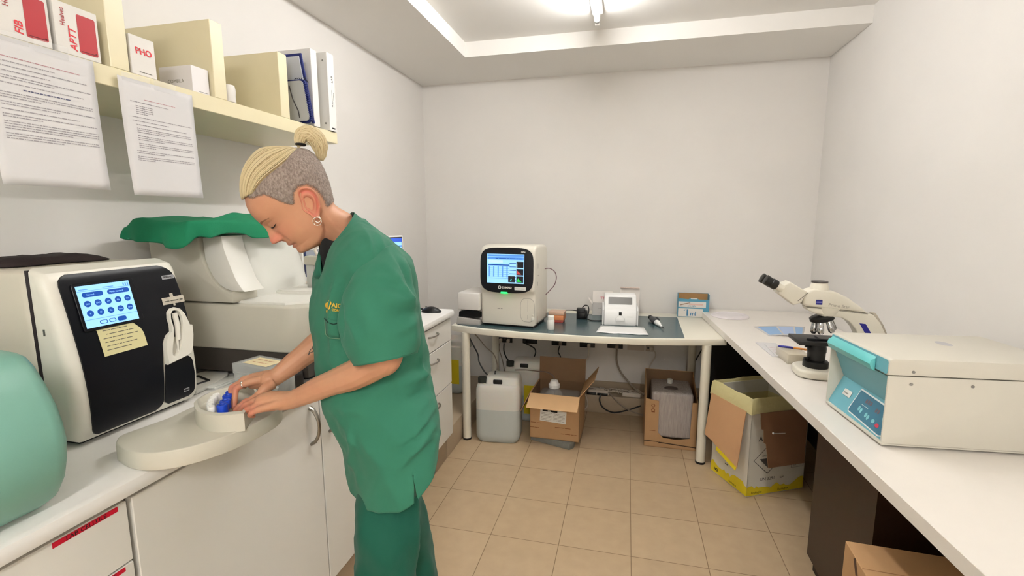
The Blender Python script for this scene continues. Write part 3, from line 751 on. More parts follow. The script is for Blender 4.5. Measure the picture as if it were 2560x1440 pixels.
# clear-front file with a navy back, leaning
def sheetbox(name, y, w, h, th, m, parent=None, z0=0): pass
t = thing('document_file', (-1.25, 1.758, SZ), 0, 'slanted document file with navy spine beside the last divider', 'file')
M_navyc = mat('navy_cover', (28, 40, 110), .4)
L = T(0, 0, 0) @ RX(13)
obj('cover', MB().box(-.17, 0, 0.004, -.003, .004, .252, r=.001, seg=1, M=L), mat('file_front', (196, 200, 208), .3), t)
obj('back', MB().box(-.17, 0.0045, .004, .006, .012, .262, r=.002, seg=1, M=L), M_navyc, t)
G = L @ face((-.17, -.0005, .004), (1, 0, 0), (0, 0, 1))
obj('lettering', text_mb('CYA', .032, G @ T(.125, .15, 0)), mat('dark_print', (60, 62, 70), .6), t, 0)
t = thing('spiral_notebook', (-1.238, 1.728, SZ), 0, 'grey spiral notebook with navy binding standing on the shelf', 'notebook')
L = T(0, 0, .002) @ RX(12)
obj('cover', MB().prism(rrect(-.15, .008, .002, .155, .016), .004, L @ face((0, 0, 0), (1, 0, 0), (0, 0, 1))), mat('clear_grey_cover', (186, 188, 190), .3), t)
obj('back', MB().prism(rrect(-.15, .0, .006, .16, .016), .008, L @ face((0, .0125, 0), (1, 0, 0), (0, 0, 1))), M_navyc, t)
rg = MB()
for k in range(22):
    u = k / 21; a = L @ V((.004, .005, .012 + .13 * u))
    rg.tube([a + V((.005 * math.cos(q), .009 * math.sin(q), 0)) for q in [2 * PI * j / 8 for j in range(9)]], .0014, 5)
for k in range(16):
    a = L @ V((-.13 + .008 * k, .005, .008))
    rg.tube([a + V((0, .008 * math.sin(q), .004 * math.cos(q))) for q in [2 * PI * j / 8 for j in range(9)]], .0012, 5)
obj('spiral', rg, M_navyc, t, 0)
obj('elastic', MB().tube([L @ V((-.06, -.0055, .14)), L @ V((-.055, -.0055, .09)), L @ V((-.04, -.0055, .045)), L @ V((-.04, -.0055, .02))], .002, 6), mat('elastic_grey', (70, 66, 66), .6), t)
# ---------------------------------------------------------------- two printed sheets taped to the shelf edge
M_paper = mat('printer_paper', (212, 210, 210), .75)
M_small = mat('small_print', (158, 154, 158), .8); M_pink = mat('pinkish_print', (190, 146, 152), .8)
M_tapec = mat('clear_tape', (240, 240, 240), .1, alpha=.12)
def sheet(y0, y1, z0, z1, label, seed, title_pink, shear):
    t = thing('paper_sheet', (-1.255, (y0 + y1) / 2, z0), 0, label, 'paper', None)
    w, h = y1 - y0, z1 - z0
    def sx(u, v): # distance from the wall side: the free lower part curls out a little
        return .004 + .010 * (1 - v) ** 2 + .003 * math.sin(u * 3 + seed) * (1 - v)
    def pt(u, v, o=0): return V((sx(u, v) + o, -w / 2 + w * u + shear * (1 - v) * .02, h * v - shear * .022 * (u) * (1 - v)))
    rows = [[pt(i / 12, j / 16) for i in range(13)] for j in range(17)]
    p = obj('page', MB().loft(rows, closed=False), M_paper, t, 180, solid=.0004)
    rnd = random.Random(seed); mb = MB()
    def line(u0, u1, v, hh, m):
        x = u0
        while x < u1 - .004:
            l = min(rnd.uniform(.012, .05), u1 - x)
            a, b = pt(x, v, .0006), pt(x + l, v, .0006); c, d = pt(x + l, v + hh, .0006), pt(x, v + hh, .0006)
            mb.add([a, b, c, d], [(0, 1, 2, 3)], m=m); x += l + .006
    v = .80
    if seed == 1:
        blocks = [(.08, .84, 1, 1), (.08, .6, 1, 0), (.08, .9, 1, 0), (.08, .55, 1, 0), (.08, .93, 2, 0), (.08, .85, 1, 0), (.3, .72, 1, 2), (.10, .93, 3, 0), (.10, .94, 2, 0), (.10, .78, 1, 0), (.10, .95, 2, 0), (.10, .96, 4, 0), (.10, .95, 3, 0)]
        v = .865
    else:
        blocks = [(.3, .72, 1, 1), (.12, .62, 1, 0), (.18, .4, 5, 0), (.12, .94, 1, 0), (.12, .6, 1, 0), (.16, .85, 1, 0), (.16, .92, 3, 0), (.16, .93, 3, 0), (.16, .93, 3, 0), (.12, .93, 2, 0), (.12, .93, 3, 0)]
        v = .84
    for u0, u1, n, kind in blocks:
        for k in range(n):
            e = u1 if k < n - 1 or n == 1 else u0 + (u1 - u0) * rnd.uniform(.25, .7)
            line(u0, e, v, .0062 if kind != 2 else .008, {0: 0, 1: 1, 2: 2}[kind]); v -= .0165
        v -= .0155
    obj('print', mb, [M_small, M_pink, mat('bluish_print', (90, 92, 120), .8)], p, 0)
    obj('tape', MB().plate(face(pt(.45, .955, .001), (0, 1, 0), (0, 0, 1)), 0, 0, w * .3, .028, .0003).plate(face(pt(.05, .97, .001), (0, 1, 0), (0, 0, 1)), 0, 0, w * .35, .02, .0003), M_tapec, t, 0)
sheet(.722, .936, 1.572, 1.872, 'printed sheet with pink title taped to the shelf, left of the two', 1, True, .0)
sheet(.990, 1.203, 1.563, 1.858, 'printed sheet taped to the shelf, right of the two', 2, True, .0)
# ------------------------------------------------------------------ things on the white table
M_shell = mat('analyzer_white', (224, 219, 206), .38, bump=.02, bscale=300)
M_shade = mat('analyzer_line', (150, 146, 138), .5)
M_bezel = mat('bezel_charcoal', (17, 18, 23), .36, spec=.35)
t = thing('blood_analyzer', (-.752, 2.992, TZ + .002), -6.5, 'white blood analyzer with glowing screen in a black rounded bezel', 'analyzer')
W2 = .189
Mq = face((-W2, 0, 0), (0, 1, 0), (0, 0, 1))           # prism (y, z) extruded along x
pf = [(p.x, p.y) for p in catmull([(.004, .014, 0), (0, .03, 0), (0, .15, 0), (.002, .215, 0), (-.006, .235, 0), (-.016, .25, 0), (-.016, .30, 0), (-.011, .40, 0), (-.004, .48, 0), (.006, .512, 0), (.03, .53, 0), (.09, .538, 0), (.22, .535, 0), (.27, .525, 0), (.295, .49, 0), (.30, .40, 0), (.30, .03, 0)], 4)] + [(.296, .014)]
obj('casing', MB().prism(pf, 2 * W2, Mq, r=.02, seg=4), M_shell, t, 45)
obj('base_foot', MB().box(-.17, .02, 0, .17, .28, .016), M_black, t)
# bezel on the leaning upper front
bo = V((0, -.0185, .24)); bu = V((0, .0115, .283)).normalized()
FB = face((0, -.0185, .235), (1, 0, 0), bu)
def squircle(w, h, n, p, bulge=0):
    o = []
    for k in range(n):
        q = 2 * PI * k / n; c, s_ = math.cos(q), math.sin(q)
        x = math.copysign(abs(c) ** (2 / p), c) * w; y = math.copysign(abs(s_) ** (2 / p), s_) * h
        o.append((x, y + h - (bulge * (1 - (x / w) ** 2) if y < 0 else 0)))
    return o
bz = obj('bezel', MB().prism(squircle(.183, .144, 72, 4.6, .006), .006, FB, r=.002), M_bezel, t)
sw, s0, s1 = .128, .058, .247
FS = FB @ T(-.006, 0, .0062)
sc = obj('screen', MB().plate(FS, -sw, s0, sw, s1, .0006), M_screen, bz)
g = MB(); G = FS @ T(0, 0, .0008)
g.quad(G, -sw + .003, s1 - .016, sw - .003, s1 - .004, m=0); g.quad(G, -sw + .003, s1 - .036, sw - .003, s1 - .019, m=0)
g.quad(G, -sw + .01, s1 - .058, -sw + .11, s1 - .04, m=3); g.quad(G, -sw + .008, s1 - .075, sw - .1, s1 - .068, m=1)
for k in range(5): g.quad(G, -sw + .012 + .031 * k, s0 + .04, -sw + .020 + .031 * k, s1 - .08, m=0)
for k in range(7): g.quad(G, -sw + .008, s0 + .03 + .013 * k, sw - .105, s0 + .0325 + .013 * k, m=0)
for k in range(6): g.quad(G, sw - .10, s1 - .062 - .022 * k, sw - .055, s1 - .058 - .022 * k, m=1)
scribble(g, G @ T(0, 0, .0002), -sw + .06, s1 - .031, .18, .008, m=1, rnd=random.Random(8))
for x, y in ((sw - .052, s0 + .102), (sw - .052, s0 + .055), (sw - .052, s0 + .008), (sw - .108, s0 + .008)):
    g.quad(G @ T(0, 0, .0002), x, y, x + .047, y + .04, m=2)
g.quad(G @ T(0, 0, .0004), sw - .05, s0 + .104, sw - .046, s0 + .13, m=4); g.prism([(sw - .05, s0 + .06), (sw - .02, s0 + .06), (sw - .047, s0 + .085)], .0002, G @ T(0, 0, .0003), m=5)
g.prism([(sw - .048, s0 + .012), (sw - .015, s0 + .012), (sw - .03, s0 + .022), (sw - .04, s0 + .036)], .0002, G @ T(0, 0, .0003), m=6)
g.prism([(sw - .096, s0 + .016), (sw - .08, s0 + .024), (sw - .088, s0 + .032)], .0002, G @ T(0, 0, .0003), m=7)
obj('screen_picture', g, [M_smid, M_sblue, mat('graph_black', (34, 34, 42), .4), mat('screen_pale', (110, 130, 150), .3, emit=.34, ergb=(196, 226, 255)), mat('graph_white', (150, 150, 150), .4, emit=.3),
    mat('graph_red', (120, 40, 40), .4, emit=.22, ergb=(230, 90, 90)), mat('graph_green', (20, 110, 40), .4, emit=.34, ergb=(40, 220, 80)), mat('graph_cyan', (40, 100, 100), .4, emit=.3, ergb=(90, 220, 220))], sc, 0)
lb = FB @ T(0, 0, .0062)
lg = MB()
lg.prism([(-.045 + .011 * math.cos(q), .030 + .011 * math.sin(q)) for q in [2 * PI * k / 20 for k in range(20)]], .0004, lb)
text_mb('DYMIND', .017, lb @ T(-.028, .024, 0), lg, bold=.0006); text_mb('DF56', .013, lb @ T(.10, .256, 0), lg, bold=.0006)
obj('lettering', lg, M_lbl, bz, 0)
dr = MB(); dr.prism([(-.045 + .006 * math.sin(q) * (1 - .4 * math.cos(q)), .030 - .007 * math.cos(q)) for q in [2 * PI * k / 16 for k in range(16)]], .0003, lb @ T(0, 0, .0004))
obj('emblem', dr, M_bezel, bz, 0)
st = obj('sticker', MB().plate(lb, .058, .016, .135, .038, .0004, .003), M_lbl, bz)
obj('print', scribble(MB(), lb @ T(0, 0, .0006), .065, .023, .062, .009, rnd=random.Random(12)), mat('faint_print', (190, 190, 186), .7), st, 0)
obj('indicator', MB().box(-.036, -.0315, .2245, .010, -.012, .237, r=.003), mat('green_led', (60, 240, 120), .3, emit=.55, ergb=(30, 235, 100)), t)
# sample door and small features
FD = face((0, -.0006, 0), (1, 0, 0), (0, 0, 1))
def outline(o, w, mb, M):
    n = len(o); c = V((sum(p[0] for p in o) / n, sum(p[1] for p in o) / n))
    inn = [(p[0] + (c.x - p[0]) * w / max((V(p) - c).length, 1e-6), p[1] + (c.y - p[1]) * w / max((V(p) - c).length, 1e-6)) for p in o]
    mb.add([(*p, .0006) for p in o] + [(*p, .0006) for p in inn], [(i, (i + 1) % n, n + (i + 1) % n, n + i) for i in range(n)], M)
    return mb
od = [(.139 + .049 * (abs(math.cos(q)) ** .62) * (1 if math.cos(q) > 0 else -1), .120 + .078 * (abs(math.sin(q)) ** .62) * (1 if math.sin(q) > 0 else -1)) for q in [2 * PI * k / 48 for k in range(48)]]
d = obj('sample_door', MB().prism(od, .0008, FD), M_shell, t)
ou = outline(od, .0022, MB(), FD @ T(0, 0, .0006)); ou.quad(FD @ T(0, 0, .001), .1395, .11, .1405, .19); ou.quad(FD @ T(0, 0, .001), .139, .06, .1405, .09)
obj('door_gap', ou, M_shade, d, 0)
obj('needle_port', MB().lathe([(.006, 0), (.006, .006), (.003, .007)], 14, face((.175, 0, .09), (1, 0, 0), (0, 0, 1))), M_shell, t)
obj('start_button', MB().box(.165, -.008, .055, .186, .002, .075, r=.003), mat('button_white', (236, 232, 222), .4), t)
obj('mark', scribble(MB(), FD, -.07, .118, .035, .008, rnd=random.Random(4)), M_shade, t, 0)
FR = face((W2 + .0004, 0, 0), (0, 1, 0), (0, 0, 1))
v = MB()
v.quad(FR, .06, .385, .066, .42); v.quad(FR, .055, .275, .061, .30); v.quad(FR, .06, .34, .075, .344)
obj('side_vent', v, M_shade, t, 0)
obj('warning_mark', MB().quad(FR, .05, .03, .056, .075), mat('pink_mark', (196, 110, 110), .6), t, 0)
cb = catmull([(.189, .22, .37), (.22, .235, .372), (.25, .25, .35), (.262, .255, .31), (.25, .255, .26), (.22, .25, .22), (.192, .24, .19)], 8)
obj('side_cable', MB().tube(cb, .0032, 8), mat('mauve_cable', (120, 92, 96), .5), t)

t = thing('label_printer', (-1.02, 3.0, TZ + .002), -4, 'white box printer with open dark slot left of the blood analyzer', 'printer')
b = MB().box(-.082, .0, .10, .075, .30, .215, r=.006, seg=3).box(-.082, .05, 0, .075, .30, .10, r=.004)
obj('casing', b, mat('printer_white', (228, 224, 218), .4), t)
obj('lower_tray', MB().prism([(-.09, 0), (-.085, .045), (-.07, .05), (.06, .035), (.075, .03), (.075, 0)], .06, face((0, .05, 0), (1, 0, 0), (0, 0, 1)), r=.002), mat('printer_grey', (176, 172, 166), .5), t)
obj('slot', MB().prism([(-.078, .05), (-.074, .085), (-.01, .098), (.072, .085), (.072, .05)], .048, face((0, .052, 0), (1, 0, 0), (0, 0, 1))), M_black, t)
single('pill_bottle', MB().lathe([(.0, 0), (.021, 0), (.023, .003), (.023, .058), (.020, .064), (.019, .066), (.021, .067), (.021, .088), (.018, .09), (.0, .09)], 24, T(-.4615, 2.985, TZ + .002)), mat('bottle_white', (238, 236, 230), .4), 'small white plastic bottle in front of the blood analyzer', 'bottle')
t = thing('tip_box', (-.455, 3.235, TZ + .002), -3, 'orange and red plastic tip box beside the blood analyzer', 'box')
obj('base', MB().box(-.05, -.045, 0, .045, .045, .018, r=.003), mat('rust_red', (166, 66, 56), .45), t)
obj('rack_body', MB().box(-.053, -.048, .018, .05, .048, .052, r=.003), mat('orange_plastic', (222, 142, 92), .4, alpha=.9), t)
obj('lid', MB().box(-.054, -.049, .052, .053, .049, .075, r=.004), mat('pale_pink_lid', (226, 190, 164), .35, alpha=.8), t)

t = thing('power_adapter', (-.30, 3.37, TZ + .002), 4, 'black power adapter with coiled cable on the desk mat', 'adapter')
obj('brick', MB().box(-.036, -.03, 0, .026, .03, .075, r=.006, seg=2), M_black, t)
obj('plug', MB().box(-.02, -.045, .01, .03, -.02, .05, r=.008).box(.02, -.03, .0, .042, .02, .06, r=.006), M_black, t)
cb = MB().tube(catmull([(.0, .02, .07), (.02, .02, .092), (.042, .01, .09), (.05, 0, .065), (.045, -.01, .03), (.03, -.03, .012), (.06, -.07, .004), (.11, -.08, .004), (.15, -.065, .004)], 8), .0034, 8)
cb.tube(catmull([(-.034, 0, .055), (-.07, 0, .058), (-.12, .02, .052), (-.17, .05, .03), (-.21, .09, .004)], 8), .0034, 8)
obj('cable', cb, M_black, t)

t = thing('test_reader', (-.03, 3.20, TZ + .002), 3, 'small white test reader with grey display and sloped front', 'reader')
M_rd = mat('reader_white', (240, 240, 238), .35); M_rd2 = mat('reader_ramp', (232, 232, 230), .4)
Mq2 = face((-.105, 0, 0), (0, 1, 0), (0, 0, 1))
pf = [(0, 0), (-.004, .01), (.0, .085), (.012, .105), (.03, .112), (.042, .12), (.075, .185), (.082, .19), (.20, .19), (.21, .18), (.21, 0)]
obj('casing', MB().prism(pf, .21, Mq2, r=.006), M_rd, t)
sh = MB()
for s in (-1, 1):
    sh = MB().prism([(.01, 0), (.006, .10), (.03, .118), (.21, .12), (.215, 0)], .012, face((s * .112 - .006, 0, 0), (0, 1, 0), (0, 0, 1)), r=.003)
    obj('side_shell', sh, M_rd2, t)
FP2 = face((0, .0415, .12), (1, 0, 0), (0, .033, .065))
dp = obj('display', MB().plate(FP2, -.078, .016, .078, .066, .001, .003), mat('display_grey', (122, 120, 118), .3), t)
obj('slot', MB().box(-.009, -.006, .07, .009, .004, .09), M_black, t)
obj('chip_holder', MB().prism([(-.030, .030), (.030, .030), (.028, .052), (.012, .068), (-.012, .068), (-.028, .052)], .016, face((0, 0, 0), (1, 0, 0), (0, 0, 1)), r=.004), M_rd2, t)
obj('lettering', scribble(MB(), face((0, -.0045, .048), (1, 0, .02), (0, 0, 1)), .045, .01, .035, .004, rnd=random.Random(9)), M_shade, t, 0)
rows = []
for i in range(11):
    u = i / 10
    rows.append([V((-.155 + .278 * u + (.022 * (1 - v) if u > .5 else -.018 * (1 - v)), 2.955 + .21 * v + .004 * math.sin(u * 15) * (1 - v), TZ + .0035 + .002 * abs(math.sin(u * 8 + v * 3)) * (1 - v))) for v in (0, .25, .5, .75, 1)])
single('paper_sheet', MB().loft(rows, closed=False), mat('reader_paper', (238, 237, 235), .75), 'white paper sheet on the mat under the test reader', 'paper', smooth=180, solid=.0006)

M_kit = mat('kit_card', (246, 240, 234), .5); M_kitin = mat('kit_card_inner', (198, 180, 168), .6)
def open_box(name, loc, rz, w, d, h, lid, label, mark, bodym, wing=False):
    t = thing(name, loc, rz, label, 'box', 'open kit boxes behind the reader')
    b = MB().box(-w / 2, -d / 2, 0, w / 2, d / 2, .002)
    for q in ((-w / 2, -d / 2, w / 2, -d / 2 + .002), (-w / 2, d / 2 - .002, w / 2, d / 2), (-w / 2, -d / 2, -w / 2 + .002, d / 2), (w / 2 - .002, -d / 2, w / 2, d / 2)): b.box(q[0], q[1], 0, q[2], q[3], h)
    obj('carton', b, bodym, t)
    l = MB().box(-w / 2, d / 2 - .002, h, w / 2, d / 2, h + lid)
    l = obj('lid_flap', l, M_kit, t)
    F = face((-w / 2, d / 2 - .0025, h), (1, 0, 0), (0, 0, 1))
    obj('lettering', text_mb(mark, .026, F @ T(w * .5, lid * .3, 0), align='CENTER', bold=.0007), mat('pink_marker', (226, 140, 150), .7), l, 0)
    if wing:
        obj('side_flap', MB().box(-.002, -d / 2, 0, 0, d / 2, .05, M=T(-w / 2, 0, h) @ RY(-35)), M_kit, t)
    else:
        obj('tuck_flap', MB().box(-w / 2 + .004, -.022, -.002, w / 2 - .004, 0, 0, M=T(0, d / 2, h + lid) @ RX(15)), M_kitin, t)
    obj('print', scribble(scribble(MB(), face((-w / 2, -d / 2 - .0004, 0), (1, 0, 0), (0, 0, 1)), w * .3, h * .62, .02, .006), face((-w / 2, -d / 2 - .0004, 0), (1, 0, 0), (0, 0, 1)), w * .3, h * .18, .03, .006), M_shade, t, 0)
open_box('kit_box', (-.165, 3.55, TZ + .002), 2, .145, .075, .082, .088, 'open grey-white kit box with raised lid, left behind the test reader', 'TT', mat('kit_grey', (206, 202, 198), .5), True)
open_box('kit_box', (.03, 3.625, TZ), -2, .145, .07, .10, .098, 'open white kit box with red handwriting, right behind the test reader', 'Tie', M_kit)

# pipette lying on the mat
t = thing('pipette', (.21, 3.28, TZ + .002), 0, 'black and white pipette lying on the desk mat', 'pipette')
A = V((-.037, .12, .024)); B = V((.036, -.155, .012)); dv = (B - A).normalized()
def pt_(k): return A.lerp(B, k)
obj('grip', MB().tube([pt_(.08), pt_(.12), pt_(.30), pt_(.42), pt_(.5)], [.013, .019, .021, .020, .016], 14), mat('pipette_grey', (58, 60, 64), .4), t)
obj('plunger', MB().tube([pt_(-.04), pt_(.0), pt_(.02), pt_(.09)], [.013, .015, .010, .009], 14), M_black, t)
obj('shaft', MB().tube([pt_(.45), pt_(.52), pt_(.66), pt_(.7), pt_(.86)], [.016, .019, .014, .009, .005], 14), M_rd, t)
obj('finger_hook', MB().tube(catmull([pt_(.1) + V((.015, .004, .008)), pt_(.16) + V((.034, .004, .006)), pt_(.24) + V((.038, .004, .0))], 5), .005, 8), mat('pipette_grey', (58, 60, 64), .4), t)
obj('tip_cone', MB().tube([pt_(.86), pt_(1)], [.004, .0022], 10), M_black, t)

# blue syringe carton
t = thing('syringe_box', (.48, 3.645, TZ), -1, 'blue and white carton marked 1 ml, open at the top', 'box')
M_bl = mat('carton_blue', (84, 150, 176), .45)
w, d, h = .212, .085, .165
b = MB().box(-w / 2, -d / 2, 0, w / 2, d / 2, .002)
for q in ((-w / 2, d / 2 - .002, w / 2, d / 2, h), (-w / 2, -d / 2, -w / 2 + .002, d / 2, h), (w / 2 - .002, -d / 2, w / 2, d / 2, h)): b.box(q[0], q[1], 0, q[2], q[3], q[4])
fp = [(-w / 2, 0), (w / 2, 0), (w / 2, .13), (.035, .13), (.02, .14), (-.02, .14), (-.035, .13), (-w / 2, .135)]
b.prism(fp, .002, face((0, -d / 2 + .002, 0), (1, 0, 0), (0, 0, 1)))
obj('carton', b, M_bl, t)
obj('inside_lining', MB().box(-w / 2 + .003, d / 2 - .004, .05, w / 2 - .003, d / 2 - .0022, h - .002), mat('brown_board', (176, 134, 86), .7), t)
F = face((-w / 2, -d / 2 - .0004, 0), (1, 0, 0), (0, 0, 1))
p = MB().plate(F, .003, .003, .172, .062, .0004); p.quad(F @ T(0, 0, .0005), .003, .072, .19, .112); p.plate(F, .085, .132, .13, .139, .0004, .003)
o = obj('white_panel', p, M_box, t)
obj('lettering', text_mb('ml', .042, F @ T(.085, .012, .0006), text_mb('1', .066, F @ T(.05, .01, .0006), bold=.0022).prism([(.044, .044), (.052, .05), (.052, .057), (.040, .048)], .0003, F @ T(0, 0, .0006)), bold=.0012), mat('blue_lettering', (66, 126, 166), .5), o, 0)
p = MB(); p.prism([(.015, .083), (.045, .092), (.085, .104), (.08, .107), (.04, .098), (.012, .088)], .0003, F @ T(0, 0, .0006)); p.quad(F @ T(0, 0, .0007), .075, .088, .17, .1, m=1)
text_mb('Arte Light', .014, F @ T(.065, .078, .0008), p, m=2, bold=.0004); p.quad(F, .175, .01, .198, .02, .0004, m=3)
obj('carton_print', p, [mat('needle_tan', (150, 120, 96), .6), mat('pale_red', (222, 190, 180), .6), M_bl, M_box], o, 0)

# ------------------------------------------------------------------ sockets and cables on the back wall
M_sock = mat('socket_black', (24, 22, 22), .4)
M_cwire = mat('white_cable', (206, 196, 182), .5); M_gwire = mat('grey_cable', (150, 138, 124), .5)
SK = [(-.96, .50, 'black wall socket with plugs at the left end'), (-.752, .503, 'black wall socket with a black plug, second from the left'), (-.512, .502, 'black wall socket above the brown carton flap'), (-.285, .50, 'black wall socket with a white plug, fourth from the left'), (-.067, .505, 'black wall socket with a grey plug, under the test reader')]
for i, (x, z, lbl) in enumerate(SK):
    t = thing('wall_socket', (x, YB, z), 0, lbl, 'socket', 'black sockets along the back wall')
    obj('cover_plate', MB().box(-.06, -.010, -.02, .06, 0, .022, r=.003), M_sock, t)
    pm = MB()
    xs = (-.035, .0, .03) if i == 0 else (-.04,) if i == 1 else (.015,)
    for k, px in enumerate(xs):
        obj('plug', MB().box(px - .012, -.045, -.012, px + .012, -.010, .014, r=.004), [M_black, M_sock, M_gwire, M_cwire, M_gwire][i] if i else [M_cwire, M_black, M_cwire][k], t)
t = thing('wall_socket', (.195, YB, .503), 0, 'white wall socket at the right end of the back wall', 'socket')
obj('cover_plate', MB().box(-.03, -.012, -.025, .03, 0, .02, r=.003), mat('socket_grey', (178, 166, 152), .5), t)
obj('plug', MB().box(.0, -.045, -.012, .022, -.012, .014, r=.004), M_cwire, t)
obj('opening', MB().box(-.018, -.0135, -.004, -.004, -.0115, .012), M_black, t)
single('blank_plate', MB().box(.025, YB - .008, .478, .155, YB, .528, r=.004), mat('plate_grey', (196, 184, 172), .5), 'beige blank cover plate on the wall between two sockets', 'cover plate')
def cable(pts, r, m, label, n=8):
    return single('power_cable', MB().tube(catmull(pts, n), r, 7), m, label, 'cable')
cable([(-.995, 3.70, .49), (-1.0, 3.69, .44), (-.97, 3.67, .36), (-.95, 3.66, .28), (-.93, 3.66, .15)], .004, M_gwire, 'thin grey cable hanging from the leftmost socket')
cable([(-.96, 3.70, .485), (-.955, 3.68, .42), (-.92, 3.66, .36), (-.86, 3.66, .30), (-.80, 3.66, .15)], .0055, M_black, 'black cable hanging from the leftmost socket')
cable([(-.792, 3.70, .50), (-.70, 3.68, .46), (-.70, 3.67, .40), (-.76, 3.66, .32), (-.84, 3.66, .27), (-.9, 3.66, .15)], .0055, M_black, 'black cable bowing from the second socket')
cable([(-.50, 3.70, .49), (-.51, 3.70, .44), (-.49, 3.69, .40), (-.47, 3.68, .30), (-.46, 3.67, .15)], .0045, M_black, 'short black cable under the third socket')
cable([(-.27, 3.70, .49), (-.27, 3.69, .42), (-.30, 3.68, .36), (-.33, 3.68, .25), (-.34, 3.68, .15)], .005, M_cwire, 'white cable dropping behind the brown carton')
cable([(-.052, 3.70, .49), (-.05, 3.69, .40), (-.02, 3.68, .32), (.05, 3.66, .24), (.13, 3.63, .175), (.16, 3.63, .16)], .007, M_gwire, 'thick grey cable curving from the socket to the power strip')
cable([(.206, 3.70, .50), (.23, 3.69, .49), (.235, 3.69, .45), (.20, 3.69, .38), (.19, 3.69, .30), (.21, 3.68, .22), (.22, 3.68, .15)], .0045, M_cwire, 'white cable hanging from the white socket')
cable([(-1.12, 3.15, TZ - .04), (-1.05, 3.15, .62), (-1.0, 3.12, .55), (-.985, 3.1, .5), (-.93, 3.08, .43), (-.87, 3.06, .41), (-.84, 3.0, .478)], .005, M_black, 'thin black tube from the table edge to the jerrycan')
cable([(-1.10, 3.16, TZ - .04), (-1.03, 3.2, .66), (-.97, 3.22, .58), (-.92, 3.25, .52), (-.9, 3.27, .44), (-.9, 3.26, .40)], .004, M_gwire, 'thin grey tube beside the table leg')
cable([(.58, 3.60, .62), (.53, 3.64, .48), (.50, 3.66, .40), (.485, 3.68, .32), (.48, 3.69, .2), (.47, 3.69, .15)], .004, M_black, 'thin black cable behind the right table leg')
# power strips and loose cables on the step
single('power_strip', MB().box(-.26, 3.615, .14, -.10, 3.665, .175, r=.006, M=None), mat('strip_cream', (218, 208, 194), .45), 'cream power strip on the tiled step between the cartons', 'power strip')
single('power_strip', MB().box(.0, 3.62, .14, .14, 3.66, .172, r=.006), mat('strip_white', (222, 214, 204), .45), 'white power strip beside the right carton', 'power strip')
single('power_adapter', MB().box(-.27, 3.603, .1405, -.20, 3.614, .16, r=.003).box(-.19, 3.60, .1405, -.11, 3.614, .158, r=.003), M_black, 'black adapter in front of the cream power strip', 'adapter')
rnd = random.Random(21)
for k in range(9):
    x0 = -.36 + .05 * k; pts = []
    a = rnd.uniform(0, 6)
    for j in range(9):
        q = a + j * .9
        pts.append((x0 + .11 * math.sin(q) * rnd.uniform(.5, 1) + .02 * j, 3.66 + .035 * math.cos(q * 1.3), .150 + .028 * abs(math.sin(q * 1.7 + k))))
    cable(pts, .0036, M_cwire if k % 3 else M_gwire, ['white cable loop nearest the open carton', 'white cable coil on the left of the power strip', 'white cable tangled over the power strip', 'grey cable in the tangle on the tiled step', 'white cable bent behind the adapters', 'white cable in the middle of the tangle', 'grey cable between the two power strips', 'white cable reaching the white power strip', 'white cable next to the right carton'][k], 5)
cable([(-.16, 3.60, .15), (-.17, 3.585, .11), (-.14, 3.585, .05), (-.06, 3.585, .02), (.05, 3.59, .05), (.14, 3.592, .09)], .0055, M_black, 'black cable hanging down the front of the step')
cable([(-.12, 3.63, .18), (-.06, 3.59, .13), (.0, 3.585, .08), (.08, 3.585, .04), (.17, 3.585, .02)], .005, M_gwire, 'grey cable slanting down the front of the step')
cable([(-.36, 3.59, .09), (-.33, 3.585, .03), (-.29, 3.585, .02), (-.26, 3.585, .06), (-.27, 3.592, .12), (-.3, 3.61, .16)], .004, M_cwire, 'white cable looping beside the open carton')
# ------------------------------------------------------------------ things on the floor
M_can = mat('jerrycan_white', (222, 220, 212), .45, bump=.05, bscale=30, alpha=.93, sss=.2)
M_liq = mat('jerrycan_filled', (186, 192, 189), .45, bump=.05, bscale=30)
M_yel = mat('yellow_sticker', (222, 200, 30), .5)
def ring_rr(w, d, r, z, cx=0, cy=0, n=6):
    return [V((cx + x, cy + y, z)) for x, y in rrect(-w / 2, -d / 2, w / 2, d / 2, r, n)]
def jerrycan(loc, rz, label, fill, w=.30, d=.21, h=.40):
    t = thing('jerrycan', loc, rz, label, 'jerrycan', 'white jerrycans under the table')
    lv = [(0, .86), (.006, .9), (.03, .985), (.05, 1), (h * fill - .01, 1), (h * fill, 1)]
    obj('filled_part', MB().loft([ring_rr(w * k, d * k, .045, z) for z, k in lv], (1, 0)), M_liq, t, 60)
    lv = [(h * fill, 1), (h - .06, 1), (h - .03, .985), (h - .01, .95), (h, .9)]
    top = [ring_rr(w * k, d * k, .045, z) for z, k in lv]
    obj('upper_part', MB().loft(top, (0, 1)), M_can, t, 60)
    hb = MB().loft([ring_rr(.235 * k, .165 * k2, .03, z, .028, .008) for z, k, k2 in ((h - .03, 1.04, 1.04), (h + .005, 1, 1), (h + .03, .97, .95), (h + .044, .92, .86), (h + .05, .82, .72))])
    obj('carry_handle', hb, M_can, t, 60)
    obj('handle_hole', MB().box(-.03, -.079, h + .004, .032, -.060, h + .034, r=.006), M_black, t)
    c = obj('neck', MB().tube([(-.107, -.055, h - .012), (-.107, -.055, h + .012)], .027, 18), M_can, t)
    obj('screw_cap', MB().tube([(-.107, -.055, h + .008), (-.107, -.055, h + .042)], .030, 20), mat('cap_dark', (38, 42, 38), .5), t)
    return t
j1 = jerrycan((-.82, 3.03, 0), 5, 'half-filled white jerrycan in front, beside the left table leg', .58)
j2 = jerrycan((-.72, 3.42, 0), 3, 'white jerrycan with yellow sticker behind the front one', .5)
F = face((.0, -.1058, .06), (1, 0, 0), (0, 0, 1))
